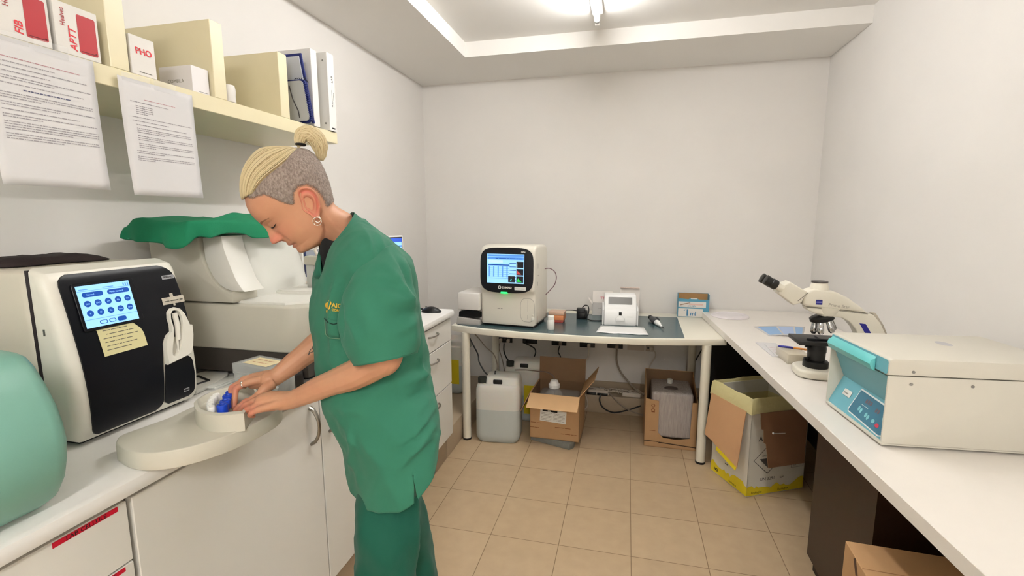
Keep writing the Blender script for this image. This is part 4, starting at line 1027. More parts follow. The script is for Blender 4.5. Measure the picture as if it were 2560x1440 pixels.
s = obj('yellow_label', MB().plate(F, .005, 0, .09, .22, .0006), M_yel, j2)
obj('hazard_mark', MB().prism([(.03, .10), (.05, .08), (.06, .12), (.045, .15)], .0004, F @ T(0, 0, .0007)), M_ink, s, 0)
j3 = jerrycan((-1.31, 3.40, .172), 0, 'white jerrycan on the step beyond the drawers, half hidden', .6, .26, .2, .37)
F = face((.0, -.1008, .08), (1, 0, 0), (0, 0, 1))
obj('yellow_label', MB().plate(F, .035, 0, .10, .19, .0006), M_yel, j3)

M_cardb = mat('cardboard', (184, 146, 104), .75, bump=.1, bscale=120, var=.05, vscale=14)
M_cardl = mat('cardboard_lit', (214, 174, 128), .75, bump=.1, bscale=120, var=.04, vscale=14)  # lit copy of the cardboard: the flap's light is put into its colour
M_cardd = mat('cardboard_inner_shade', (124, 96, 68), .8, var=.08, vscale=12)  # shaded copy of the cardboard for the inner faces of the cartons
M_cprint = mat('brown_print', (122, 72, 40), .8)
M_bagp = mat('clear_plastic', (226, 224, 220), .12, alpha=.28, spec=.6)
single('concrete_block', MB().prism([(-.60, 3.03), (-.325, 2.94), (-.30, 2.975), (-.295, 3.10), (-.58, 3.12)], .042, r=.004), mat('concrete_grey', (128, 128, 122), .9, bump=.4, bscale=60, var=.15, vscale=30), 'thin grey concrete slab under the open carton', 'slab')
t = thing('cardboard_box', (-.427, 3.13, .043), -2, 'open brown carton with raised flaps standing on a grey slab', 'box')
w, d, h, th = .33, .30, .31, .004
b = MB().box(-w / 2, -d / 2, 0, w / 2, d / 2, th)
for q in ((-w / 2, -d / 2, w / 2, -d / 2 + th), (-w / 2, d / 2 - th, w / 2, d / 2), (-w / 2, -d / 2, -w / 2 + th, d / 2), (w / 2 - th, -d / 2, w / 2, d / 2)): b.box(q[0], q[1], 0, q[2], q[3], h)
obj('carton_body', b, M_cardb, t)
obj('inner_shade', MB().box(-w / 2 + th, d / 2 - th - .001, .05, w / 2 - th, d / 2 - th, h).box(-w / 2 + th, -d / 2 + th, .05, -w / 2 + th + .001, d / 2 - th, h), M_cardd, t)  # thin dark sheets paint the shade inside the carton
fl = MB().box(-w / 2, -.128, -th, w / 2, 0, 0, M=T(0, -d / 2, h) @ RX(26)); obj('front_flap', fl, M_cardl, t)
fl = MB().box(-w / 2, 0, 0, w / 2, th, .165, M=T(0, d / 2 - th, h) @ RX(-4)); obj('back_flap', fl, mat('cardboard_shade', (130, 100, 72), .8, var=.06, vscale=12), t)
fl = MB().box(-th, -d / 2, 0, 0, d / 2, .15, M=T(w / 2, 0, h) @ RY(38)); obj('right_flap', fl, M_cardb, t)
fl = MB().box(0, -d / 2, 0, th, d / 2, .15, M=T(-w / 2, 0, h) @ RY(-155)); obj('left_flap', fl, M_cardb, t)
F = face((-w / 2, -d / 2 - .0005, 0), (1, 0, 0), (0, 0, 1))
lb = obj('white_label', MB().plate(F @ RZ(-3), .06, .128, .235, .212, .0004), M_lbl, t)
p = MB(); rnd = random.Random(5)
for k in range(6): scribble(p, F @ RZ(-3) @ T(0, 0, .0006), .068, .136 + .010 * k, .07, .0045, rnd=rnd); scribble(p, F @ RZ(-3) @ T(0, 0, .0006), .15, .140 + .0095 * k, .075, .0045, rnd=rnd)
p.quad(F @ RZ(-3) @ T(0, 0, .0006), .075, .197, .175, .210, m=1)
text_mb('DIL', .014, F @ RZ(-3) @ T(.11, .1985, .0008), p, m=2, bold=.0006)
obj('print', p, [M_shade, M_ink, M_lbl], lb, 0)
p = MB(); rnd = random.Random(6)
for x, y, l in ((.005, .105, .07), (.0, .07, .06), (.17, .085, .11), (.21, .045, .11)): scribble(p, F, x, y, l, .007, rnd=rnd)
obj('carton_print', p, M_cprint, t, 0)
t = thing('reagent_container', (-.427, 3.125, .052), -2, 'clear plastic container with white cap and tube inside the open carton', 'container')
obj('cube_body', MB().box(-.145, -.13, 0, .145, .13, .255, r=.03, seg=3), M_bagp, t)
obj('shoulder', MB().lathe([(.075, .253), (.05, .29), (.032, .31), (.030, .325)], 20, T(-.02, -.05, 0), caps=(0, 0)), M_bagp, t)
obj('cap', MB().lathe([(.036, .318), (.038, .322), (.038, .342), (.03, .35), (.024, .368), (.012, .374), (.001, .374)], 22, T(-.02, -.05, 0)), M_rd, t)
obj('uptake_tube', MB().tube(catmull([(-.02, -.05, .37), (-.03, -.04, .395), (-.08, -.02, .41), (-.15, 0, .405), (-.24, .02, .40), (-.31, .0, .40)], 8), .004, 8).tube([(-.02, -.05, .32), (-.02, -.05, .1)], .004, 8), mat('tube_brown', (110, 92, 84), .5), t)

t = thing('cardboard_box', (.315, 3.285, 0), -1, 'brown carton with torn open front beside the right table leg', 'box')
w, d, h = .325, .335, .43
b = MB().box(-w / 2, -d / 2, 0, w / 2, d / 2, th)
b.box(-w / 2, d / 2 - th, 0, w / 2, d / 2, h)
ML = face((-w / 2, -d / 2, 0), (0, 1, 0), (0, 0, 1))
b.prism([(0, 0), (d, 0), (d, h), (.12, .40), (.02, .355), (0, .33)], th, ML)
b.prism([(0, 0), (d, 0), (d, h), (.1, .36), (0, .325)], th, face((w / 2 - th, -d / 2, 0), (0, 1, 0), (0, 0, 1)))
MF = face((-w / 2, -d / 2 + th, 0), (1, 0, 0), (0, 0, 1))
b.prism([(0, 0), (w, 0), (w, .325), (.292, .325), (.285, .08), (.20, .062), (.12, .068), (.088, .10), (.085, .318), (0, .33)], th, MF)
obj('carton_body', b, M_cardb, t)
obj('inner_shade', MB().box(-w / 2 + th, d / 2 - th - .001, .05, w / 2 - th, d / 2 - th, h - .002), M_cardd, t)  # dark sheet paints the shade on the inner back face
p = MB(); F = face((-w / 2, -d / 2 - .0004, 0), (1, 0, 0), (0, 0, 1))
p.quad(F, 0, .036, .09, .041); p.quad(F @ RZ(-3), .09, .036, .325, .043)
obj('crease', p, mat('crease_dark', (62, 44, 30), .8), t, 0)
p = MB()
for y in (.285, .255):
    outline([(.05 + .013 * math.cos(q), y + .013 * math.sin(q)) for q in [2 * PI * k / 6 for k in range(6)]], .004, p, F)
p.quad(F, .04, .238, .062, .246); p.quad(F, .03, .11, .07, .113)
obj('carton_print', p, M_cprint, t, 0)
t = thing('plastic_cubitainer', (.315, 3.27, .006), -1, 'grey translucent plastic canister inside the torn carton', 'container')
M_cub = mat('grey_film', (176, 168, 164), .2, bump=.7, bscale=40, bdist=.006, stretch=(3, 3, .35), var=.18, vscale=30, spec=.6)
obj('canister_body', MB().box(-.125, -.145, .06, .135, .14, .372, r=.02, seg=3), M_cub, t, 60)
obj('dark_spout', MB().sphere((0, -.06, .372), .045, .03, .014), mat('spout_dark', (84, 74, 70), .4), t)
obj('neck', MB().tube([(-.0, .05, .37), (0, .05, .40)], .018, 16), M_can, t)

# ------------------------------------------------------------------ waste carton with yellow liner
t = thing('waste_box', (.67, 2.63, 0), 27.3, 'white and yellow clinical waste carton with liner and hanging flaps', 'waste box')
# local x along the printed face (length .37), local y along the flap face (depth .30)
w, d, h = .37, .30, .56
M_wb = mat('carton_white', (226, 222, 210), .5); M_wy = mat('carton_yellow', (228, 206, 36), .5)
M_liner = mat('yellow_liner', (216, 206, 152), .35, alpha=.92, bump=.5, bscale=18, bdist=.01)
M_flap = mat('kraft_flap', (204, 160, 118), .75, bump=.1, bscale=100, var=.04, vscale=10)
b = MB().box(0, 0, 0, w, d, .004)
for q in ((0, 0, w, .004), (0, d - .004, w, d), (0, 0, .004, d), (w - .004, 0, w, d)): b.box(q[0], q[1], 0, q[2], q[3], h - .02)
obj('carton_body', b, M_wb, t)
F1 = face((0, -.0005, 0), (1, 0, 0), (0, 0, 1)); F2 = face((-.0005, d, 0), (0, -1, 0), (0, 0, 1))
def band(L, seed, F):
    rnd = random.Random(seed); x = 0; pts = [(0, .004)]; top = []
    hh = .055
    while x < L:
        top.append((x, hh)); x += rnd.uniform(.008, .03); hh = max(.035, min(.075, hh + rnd.uniform(-.02, .02)))
    top.append((L, hh))
    return MB().prism([(0, .004), (L, .004)] + top[::-1], .0004, F)
yb = obj('yellow_band', band(w, 3, F1), M_wy, t)
p = MB()
for x, l in ((.03, .09), (.2, .08)): text_mb('Ecologica', .018, F1 @ T(x, .014, .0005), p)
obj('lettering', p, M_ink, yb, 0)
yb = obj('yellow_band', band(d, 8, F2), M_wy, t)
p = MB(); text_mb('NO', .022, F2 @ T(.03, .02, .0005), p, bold=.001); text_mb('Ecologica', .016, F2 @ T(.16, .014, .0005), p)
obj('lettering', p, M_ink, yb, 0)
p = MB()
text_mb('A I', .036, F1 @ T(.055, .315, .0003), p, bold=.001)
cx, cz = .125, .205
dm = [(cx, cz + .085), (cx + .095, cz), (cx, cz - .085), (cx - .095, cz)]
outline(dm, .005, p, F1)
p.prism([(cx - .055, cz + .005), (cx + .055, cz + .005), (cx, cz - .05)], .0002, F1); 
text_mb('UN 3291', .026, F1 @ T(.08, .082, .0003), p); text_mb('RIFIUTI', .012, F1 @ T(.085, .222, .0003), p)
for (x0, y0, x1, y1) in ((.235, .19, .36, .255), (.28, .135, .36, .17)):
    outline([(x0, y0), (x1, y0), (x1, y1), (x0, y1)], .003, p, F1)
text_mb('4G/Y 20', .018, F1 @ T(.265, .232, .0003), p); text_mb('UN 1302', .018, F1 @ T(.245, .205, .0003), p); text_mb('S/24', .013, F1 @ T(.29, .146, .0003), p); text_mb('kg 30', .012, F1 @ T(.21, .085, .0003), p)
p.quad(F2, .12, .10, .145, .106)
obj('carton_print', p, mat('grey_ink', (84, 82, 78), .7), t, 0)
# liner: over the rim and down outside
def rim(o, z, k=0):
    pts = []
    P = [(-o, -o), (w + o, -o), (w + o, d + o), (-o, d + o)]
    for i in range(4):
        a, c = V((*P[i], 0)), V((*P[(i + 1) % 4], 0))
        for j in range(14):
            u = j / 14; q = a.lerp(c, u); q.z = z + (.005 * math.sin(u * 9 + i * 2) + .003 * math.sin(u * 23 + i)) * k
            pts.append(q)
    return pts
obj('liner_bag', MB().loft([rim(-.012, .08), rim(-.008, .38, .3), rim(.0, h - .012, .4), rim(.006, h, .5), rim(.014, h - .008, .6), rim(.02, h - .085, 1)], (0, 0)), M_liner, t, 60)
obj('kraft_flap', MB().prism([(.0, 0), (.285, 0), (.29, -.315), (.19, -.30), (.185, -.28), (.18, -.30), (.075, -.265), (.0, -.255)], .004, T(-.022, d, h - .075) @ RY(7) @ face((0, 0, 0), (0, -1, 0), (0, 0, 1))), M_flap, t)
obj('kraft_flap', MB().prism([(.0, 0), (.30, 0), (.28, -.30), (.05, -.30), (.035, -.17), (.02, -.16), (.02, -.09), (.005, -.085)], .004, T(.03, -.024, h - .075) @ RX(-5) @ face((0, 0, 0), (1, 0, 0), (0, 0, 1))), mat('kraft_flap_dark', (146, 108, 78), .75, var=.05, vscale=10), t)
o = obj('yellow_tape', MB().plate(T(-.022, d, h - .075) @ RY(7) @ face((-.0005, 0, 0), (0, -1, 0), (0, 0, 1)) @ RZ(-12), .17, -.268, .345, -.246, .004), M_wy, t)
Q0 = Matrix.Translation((.67, 2.63, 0)) @ RZ(27.3)
single('cotton_swab', MB().tube([Q0 @ V((.085, -.062, .385)), Q0 @ V((.17, -.052, .372))], .0018, 6).sphere(Q0 @ V((.085, -.062, .385)), .0055, n=10), M_rd, 'thin white cotton swab stuck to the dark flap of the waste carton', 'swab')
# ------------------------------------------------------------------ tan carton at the lower right
t = thing('cardboard_box', (.66, 1.20, 0), -3, 'tan closed carton with a hand slot, lower right under the workbench', 'box')
w, d, h = .36, .335, .523
obj('carton_body', MB().box(0, 0, 0, w, d, h, r=.002, seg=1), mat('cardboard_tan', (192, 152, 108), .7, bump=.08, bscale=100, var=.05, vscale=9), t)
F = face((-.0006, d, 0), (0, -1, 0), (0, 0, 1))
obj('hand_slot', MB().plate(F @ RZ(32), .33, .355, .345, .40, .0006), mat('slot_brown', (84, 58, 40), .8), t)
obj('fold_line', MB().quad(face((0, 0, h + .0005), (1, 0, 0), (0, 1, 0)), .0, .21, w, .2125), mat('fold_brown', (150, 110, 70), .8), t, 0)
# ------------------------------------------------------------------ things on the right workbench
M_cent = mat('centrifuge_white', (214, 209, 196), .4, bump=.03, bscale=250)
M_teal = mat('teal_plastic', (112, 178, 192), .35); M_teal2 = mat('teal_handle', (104, 196, 196), .35)
t = thing('centrifuge', (.743, 1.538, BZ), 4.6, 'large white and teal lab centrifuge on the workbench', 'centrifuge')
cw, cdp, ch, sm_ = .335, .47, .268, .218
Mc = face((0, 0, 0), (1, 0, 0), (0, 0, 1))            # prism (x, z), extruded toward -y
core = [(.012, .012), (.05, .112), (.018, .205), (.018, sm_ - .002), (cdp, sm_ - .002), (cdp, .012)]
obj('body', MB().prism(core, cw - .01, Mc @ T(0, 0, -(cw - .005))), M_cent, t)
for y0 in (0, cw - .006):
    obj('side_panel', MB().prism(rrect(0, .010, cdp, sm_ - .001, [.004, .004, .002, .012], 4), .006, Mc @ T(0, 0, -y0 - .006), r=.0015), M_cent, t)
pan = [(.006, .016), (.0485, .112), (.012, .208), (.014, .209), (.051, .112), (.009, .014)]
obj('front_panel', MB().prism(pan, cw - .0125, Mc @ T(0, 0, -(cw - .0062))), M_teal, t, 20)
obj('base_rim', MB().box(.0, .0, .006, cdp, cw, .016, r=.003), M_cent, t)
for x in (.03, cdp - .03):
    for y in (.03, cw - .03): obj('foot', MB().tube([(x, y, 0), (x, y, .008)], .014, 12), M_black, t)
# lid
lid = [(.0, sm_ + .001), (0, ch - .008), (.004, ch - .002), (.01, ch), (cdp - .01, ch), (cdp, ch - .006), (cdp, sm_ + .001)]
ld = obj('lid', MB().prism(lid, cw, Mc @ T(0, 0, -cw), r=.005), M_cent, t)
FL = face((-.0006, cw, 0), (0, -1, 0), (0, 0, 1))
obj('lid_front', MB().prism(rrect(.006, sm_ + .002, cw - .006, ch - .006, .008), .001, FL), M_teal, ld)
hp = [(-.002, ch - .012), (-.016, ch - .022), (-.020, ch - .034), (-.014, ch - .050), (-.002, ch - .058)]
obj('lid_handle', MB().prism(hp, .262, Mc @ T(0, 0, -(cw - .012)), r=.004), M_teal2, ld)
sh = MB().prism([(.0, ch - .058), (.012, ch - .062), (.03, sm_ - .03), (.0, sm_ - .004)], .255, Mc @ T(0, 0, -(cw - .015)))
obj('view_mark', MB().prism([(.27 + .018 * math.cos(q), .21 + .03 * math.sin(q)) for q in [2 * PI * k / 20 for k in range(20)]], .0004, T(0, 0, ch)), mat('glass_grey', (176, 174, 178), .3), ld)
FSd = face((0, -.0004, 0), (1, 0, 0), (0, 0, 1))
for par, (x, z) in ((ld, (.062, .232)), (t, (.060, .196)), (t, (.215, .197))):
    obj('screw', MB().prism([(x + .0042 * math.cos(q), z + .0042 * math.sin(q)) for q in [2 * PI * k / 12 for k in range(12)]], .0018, FSd), M_grey, par)
# control panel on the lower, upward-facing teal slope
FC = face((.006 - .0012, cw - .006, .016 + .0004), (0, -1, 0), (.0425, 0, .096))
cpl = [(.125, .030), (.255, .012), (.318, .012), (.322, .022), (.322, .085), (.128, .092)]
bd = obj('control_border', MB().prism([(.118, .020), (.125, .012), (.30, .004), (.3228, .014), (.3228, .094), (.125, .100)], .0012, FC), M_rd, t)
cp = obj('control_panel', MB().prism([(.124, .022), (.128, .016), (.30, .008), (.3205, .017), (.3205, .089), (.129, .095)], .0012, FC @ T(0, 0, .001)), mat('panel_blue', (62, 118, 142), .35), bd)
K = FC @ T(0, 0, .0024)
kb = MB()
def oval(x, y, a, b, m=0): kb.prism([(x + a * math.cos(q), y + b * math.sin(q)) for q in [2 * PI * k / 16 for k in range(16)]], .0006, K, m=m)
for x, y in ((.168, .042), (.181, .039), (.211, .036), (.224, .033)): oval(x, y, .0055, .0085)
oval(.252, .033, .008, .0065); oval(.288, .056, .009, .007); oval(.306, .052, .008, .007); oval(.276, .029, .009, .0065, 1)
obj('buttons', kb, [mat('button_teal', (130, 196, 204), .4), mat('button_red', (204, 62, 86), .4)], cp, 0)
ds = MB()
for k in range(3): text_mb('8', .018, K @ T(.176 + .012 * k, .068, .0), ds, bold=.0008)
for k in range(2): text_mb('8', .018, K @ T(.235 + .012 * k, .060, .0), ds, bold=.0008)
obj('digits', ds, mat('dim_digits', (120, 98, 106), .5), cp, 0)
obj('print', scribble(MB(), K, .168, .056, .035, .003), M_rd, cp, 0)
lp = obj('name_plate', MB().plate(FC, .050, .050, .095, .072, .001, .003), M_lbl, t)
obj('print', scribble(MB(), FC @ T(0, 0, .0013), .056, .057, .032, .008), M_shade, lp, 0)

# microscope
M_mic = mat('microscope_cream', (222, 217, 202), .38); M_mic2 = mat('microscope_line', (120, 112, 104), .5)
t = thing('microscope', (.80, 2.225, BZ), 0, 'cream microscope with black stage and twin eyepieces', 'microscope')
o0 = V((.80, 2.225, BZ))
def mp(l): return [(x - .80, z - BZ) for x, z in l]
Mm = face((0, 0, 0), (1, 0, 0), (0, 0, 1))
def slab(pts, th, r=.006, y=0, n=0):
    P = [(p.x, p.y) for p in catmull([(x, z, 0) for x, z in pts + pts[:1]], n)][:-1] if n else pts
    return MB().prism(mp(P), th, Mm @ T(0, 0, -th / 2 - y), r=r, seg=3)
head = [(.722, 1.17), (.728, 1.19), (.742, 1.202), (.762, 1.209), (.80, 1.207), (.84, 1.198), (.885, 1.176), (.93, 1.143), (.962, 1.115), (.90, 1.122), (.82, 1.128), (.735, 1.134), (.722, 1.142)]
obj('head', slab(head, .072, .01), M_mic, t, 50)
arm = [(.736, 1.132), (.82, 1.126), (.90, 1.120), (.962, 1.113), (.985, 1.108), (1.012, 1.075), (1.035, 1.03), (1.05, .96), (1.055, .90), (1.055, .852), (.955, .852), (.958, .93), (.945, 1.0), (.925, 1.045), (.90, 1.075), (.872, 1.091), (.84, 1.093), (.77, 1.104), (.742, 1.118)]
obj('arm', slab(arm, .06, .006), M_mic, t, 50)
wv = MB().prism(mp([(.985, 1.112), (.998, 1.114), (1.03, 1.065), (1.05, 1.02), (1.035, 1.02), (1.012, 1.065)]), .03, Mm @ T(0, 0, -.015), r=.003)
obj('carrying_grip', wv, mat('grip_grey', (176, 168, 152), .5), t)
obj('seam', MB().add([V((x - .80, -.0306, z - BZ)) for x, z in ((.737, 1.1315), (.82, 1.1255), (.962, 1.1125), (.962, 1.1105), (.82, 1.1235), (.737, 1.1295))], [(0, 1, 4, 5), (1, 2, 3, 4)]), M_mic2, t, 0)
FA = face((0, -.0366, 0), (1, 0, 0), (0, 0, 1))
bl = mat('badge_blue', (34, 34, 132), .4)
bd = obj('blue_badge', MB().quad(FA, -.032, .312, -.008, .332), bl, t, 0)
p = MB().quad(FA @ T(0, 0, .0003), -.030, .3205, -.010, .3245)
obj('badge_stripe', p, mat('badge_pale', (150, 150, 210), .5), bd, 0)
obj('lettering', text_mb('Primo Star', .018, FA @ T(.014, .308, 0) @ RZ(-6)), mat('silver_print', (166, 160, 148), .5), t, 0)
FA2 = face((0, -.0306, 0), (1, 0, 0), (0, 0, 1))
obj('blue_panel', MB().prism(mp([(.935, 1.072), (.958, 1.070), (.988, 1.02), (.985, .99), (.965, .99), (.96, 1.03)]), .001, FA2), bl, t, 0)
# trinocular port, binocular tube, eyepieces
obj('photo_port', MB().lathe([(.036, .366), (.034, .385), (.031, .390), (.030, .402)], 24, T(-.012, 0, 0)), M_mic, t)
obj('port_ring', MB().lathe([(.031, .400), (.031, .406), (.026, .407), (.001, .405)], 24, T(-.012, 0, 0)), mat('port_dark', (92, 88, 86), .3, metal=.6), t)
dirv = V((-.085, 0, .048)).normalized()
bn = [(.735, 1.197), (.668, 1.236), (.625, 1.214), (.617, 1.185), (.688, 1.134), (.70, 1.150)]
obj('binocular_body', slab([(.732, 1.196), (.668, 1.235), (.640, 1.222), (.622, 1.188), (.686, 1.138), (.715, 1.15)], .078, .006), M_mic, t, 50)
obj('body_seam', MB().add([V((x - .80, -.0394, z - BZ)) for x, z in ((.735, 1.194), (.698, 1.157), (.7005, 1.1555), (.7375, 1.1925))], [(0, 1, 2, 3)]), M_mic2, t, 0)
for y in (-.032, .030):
    b0 = V((.64 - .80, y, 1.205 - BZ))
    e = obj('eye_tube', MB().tube([b0, b0 + dirv * .032], .0165, 18), M_mic, t)
    obj('eyepiece', MB().tube([b0 + dirv * .026, b0 + dirv * .030, b0 + dirv * .050, b0 + dirv * .052, b0 + dirv * .078, b0 + dirv * .080], [.018, .021, .021, .019, .0215, .015], 20), M_black, e)
# nosepiece and objectives
obj('turret_housing', MB().lathe([(.034, .262), (.042, .285), (.048, .30)], 22, T(.005, 0, 0) @ RY(4)), M_mic, t)
nv = V((.25, 0, -.97)).normalized()
tq = T(.008, 0, .250) @ RY(-14)
tu = obj('turret', MB().lathe([(.036, -.013), (.045, -.008), (.046, .006), (.036, .012)], 24, tq), M_black, t)
M_chrome = mat('chrome', (190, 190, 190), .15, metal=1)
for k, (a, tl) in enumerate(((180, -14), (235, 8), (300, 30), (0, 36), (90, 20))):
    q = math.radians(a); pv = tq @ V((.028 * math.cos(q), .028 * math.sin(q), -.01))
    dv = V((.20 + .24 * math.cos(q), .28 * math.sin(q), -1)).normalized()
    obj('objective', MB().tube([pv, pv + dv * .02, pv + dv * .022, pv + dv * .044, pv + dv * .052], [.0115, .0115, .0125, .0125, .007], 16), M_chrome, tu)
# stage, condenser, focus, base
obj('stage', MB().box(-.088, -.06, .142, .09, .085, .158, r=.002), M_black, t)
obj('slide_holder', MB().box(-.05, -.03, .158, .07, -.022, .166, r=.001).box(.0, -.03, .158, .008, .04, .165, r=.001), M_bezel, t)
cond = MB().lathe([(.046, .034), (.048, .038), (.048, .062), (.044, .066), (.034, .068), (.034, .10), (.036, .104), (.036, .12), (.032, .142)], 26, T(-.0, 0, 0))
obj('condenser', cond, M_black, t, 40)
for z in (.128, .074): obj('condenser_knob', MB().tube([(-.034, -.012, z), (-.05, -.014, z)], .006, 12), M_bezel, t)
bs = [(p.x, p.y) for p in catmull([(-.085, -.02, 0), (-.075, -.06, 0), (-.02, -.085, 0), (.10, -.09, 0), (.26, -.085, 0), (.27, .0, 0), (.26, .085, 0), (.10, .09, 0), (-.02, .085, 0), (-.075, .05, 0), (-.085, -.02, 0)], 5)][:-1]
obj('base', MB().prism(bs, .036, T(0, 0, .002), r=.012, seg=4), M_mic, t, 60)
for x in (-.05, .2):
    for y in (-.05, .05): obj('rubber_foot', MB().tube([(x, y, 0), (x, y, .006)], .012, 12), M_black, t)
fk = MB().tube([(.19, -.03, .07), (.19, -.06, .07)], [.03, .03], 20)
obj('focus_knob', fk, M_bezel, t)
# papers, notebook, slide box, pen, round lid
rows = []
Pq = [(.778, 3.168), (1.085, 3.226), (.985, 2.946), (.804, 2.93)]
def biq(u, v): return V((*((V(Pq[3]) * (1 - u) + V(Pq[2]) * u) * (1 - v) + (V(Pq[0]) * (1 - u) + V(Pq[1]) * u) * v), 0))
t = thing('picture_card', (.91, 3.06, BZ), 0, 'white card with blue pictures lying beyond the microscope', 'card')
wobj('card', MB().loft([[biq(i / 10, j / 6) + V((0, 0, BZ + .001 + .006 * math.sin(i / 10 * PI))) for i in range(11)] for j in range(7)], closed=False), M_paper, t, 180, solid=.0008)
p = MB()
for k, (a, b) in enumerate(((.06, .42), (.46, .76), (.80, .96))):
    for i in range(4):
        u0, u1 = a + (b - a) * i / 4, a + (b - a) * (i + 1) / 4
        p.add([biq(u, v) + V((0, 0, BZ + .0018 + .006 * math.sin(u * PI))) for u, v in ((u0, .08), (u1, .08), (u1, .9), (u0, .9))], [(0, 1, 2, 3)], m=k % 2)
wobj('blue_picture', p, [mat('pic_blue', (150, 186, 226), .6), mat('pic_pale', (176, 196, 230), .6)], t, 0)
mb = MB().prism([(.69, 2.745), (.703, 2.48), (.80, 2.49), (.79, 2.755)], .004, z0=BZ, m=0).prism([(.72, 2.70), (.712, 2.475), (.80, 2.47), (.81, 2.69)], .004, T(.004, 0, 0), z0=BZ + .0045, m=0)
t = thing('notebook', (.75, 2.62, BZ), 0, 'small open notebook with notes beside the slide box', 'notebook')
wobj('pages', mb, M_paper, t)
p = MB(); 
for k in range(5): scribble(p, T(0, 0, BZ + .0092), .727, 2.50 + .03 * k, .07, .006, rnd=random.Random(k))
wobj('handwriting', p, mat('pink_notes', (186, 120, 130), .8), t, 0)
t = thing('slide_box', (.775, 2.44, BZ), 4, 'clear plastic slide box next to the microscope stage', 'box')
obj('tub', MB().box(-.045, -.075, 0, .05, .075, .048, r=.004), mat('clear_slide_box', (232, 224, 206), .25, alpha=.5), t)
obj('slides', MB().box(-.03, -.06, .004, .035, .06, .038), mat('slides_cream', (226, 214, 190), .5), t)
t = thing('pen', (.79, 2.525, BZ + .056), 0, 'blue and orange pen lying across the slide box', 'pen')
A, B = V((-.062, .022, .004)), V((.062, -.034, .004))
A = V((-.06, -.03, -.004)); B = V((.058, -.075, -.004))
obj('cap', MB().tube([A, A.lerp(B, .04), A.lerp(B, .5)], [.003, .0055, .0055], 10), mat('pen_blue', (50, 50, 150), .4), t)
obj('barrel', MB().tube([A.lerp(B, .5), A.lerp(B, .9), B], [.0048, .0048, .002], 10), mat('pen_orange', (226, 150, 70), .4), t)
single('round_lid', MB().lathe([(.118, 0), (.120, .004), (.116, .012), (.09, .018), (.085, .014), (.001, .014)], 40, T(.70, 3.47, BZ)), mat('lid_white', (232, 226, 228), .3), 'flat round white lid at the back corner of the workbench', 'lid')
# ------------------------------------------------------------------ the person
from mathutils.bvhtree import BVHTree
def sstep(a, b, x):
    t = max(0, min(1, (x - a) / (b - a))); return t * t * (3 - 2 * t)
HO = at(745, 500, 1.17)
HN = (V((0, 0, CAMH)) - HO).normalized()
h_r = (CX - HN * CX.dot(HN)).normalized(); h_u = HN.cross(h_r)
_s, _c = math.sin(math.radians(40)), math.cos(math.radians(40))
HF = -_c * h_r - _s * h_u; HU = -_s * h_r + _c * h_u
# head frame: x to the face, y to her left, z to the crown (metres)
HM = Matrix(((HF.x, HN.x, HU.x, HO.x), (HF.y, HN.y, HU.y, HO.y), (HF.z, HN.z, HU.z, HO.z), (0, 0, 0, 1)))
PB = V((-.57, 1.06, 0))                        # the thing's base on the floor
person = thing('person', PB, 0, 'person in green scrubs with blond ponytail, sorting tubes in the grey tray', 'person')
def pobj(name, mb, mats, parent=None, **k): return wobj(name, mb, mats, parent or person, **k)

# ---- head surface (mm tables)
FT = [(-200, 62), (-180, 56), (-146, 42), (-130, 34), (-121, 31), (-114, 38), (-109, 52), (-105, 68), (-100, 81.5), (-94, 86.5), (-86, 86.5), (-80, 84.5), (-71, 88), (-60, 91.5), (-49, 92.5), (-38, 91), (-20, 91.5), (-10, 93.5), (0, 97), (9, 100.5), (17, 102), (28, 103), (44, 101.5), (58, 97), (74, 87), (90, 72), (100, 60), (110, 45), (118, 28), (124, 8), (127, -14)]
BT = [(-200, -50), (-180, -58), (-146, -70), (-113, -71), (-94, -66), (-77, -60), (-62, -57.5), (-54, -60), (-36, -70), (-17, -81), (3, -90), (20, -96), (38, -101), (66, -100), (85, -87), (100, -66), (110, -50), (118, -36), (124, -24), (127, -16)]
WT = [(-200, 64), (-180, 60), (-146, 54), (-121, 51), (-108, 52), (-98, 55), (-85, 59), (-70, 62.5), (-50, 65.5), (-30, 68), (-10, 70), (10, 72.5), (30, 75), (50, 75.5), (70, 72), (85, 66), (98, 57), (108, 46), (117, 32), (123, 17), (127, 1)]
XT = [(-200, -25), (-146, -22), (-108, -14), (-85, -4), (-60, 0), (-20, -8), (20, -10), (70, -10), (127, -15)]
NT = [(-54, 0), (-50, 3.5), (-47.5, 6), (-45.5, 12), (-43.5, 20), (-41, 24), (-37, 26), (-31, 24.5), (-20, 18), (-9, 10.5), (0, 5.5), (10, 1), (16, 0)]
NS = [(-54, 7), (-47, 8), (-43, 11.5), (-38, 12), (-30, 9), (-20, 6.8), (-8, 5.6), (12, 6)]
JT = [(-14, -40), (-4, -68), (6, -84), (24, -96), (40, -103), (60, -106), (80, -108)]
def g2(a, b): return math.exp(-.5 * (a * a + b * b))
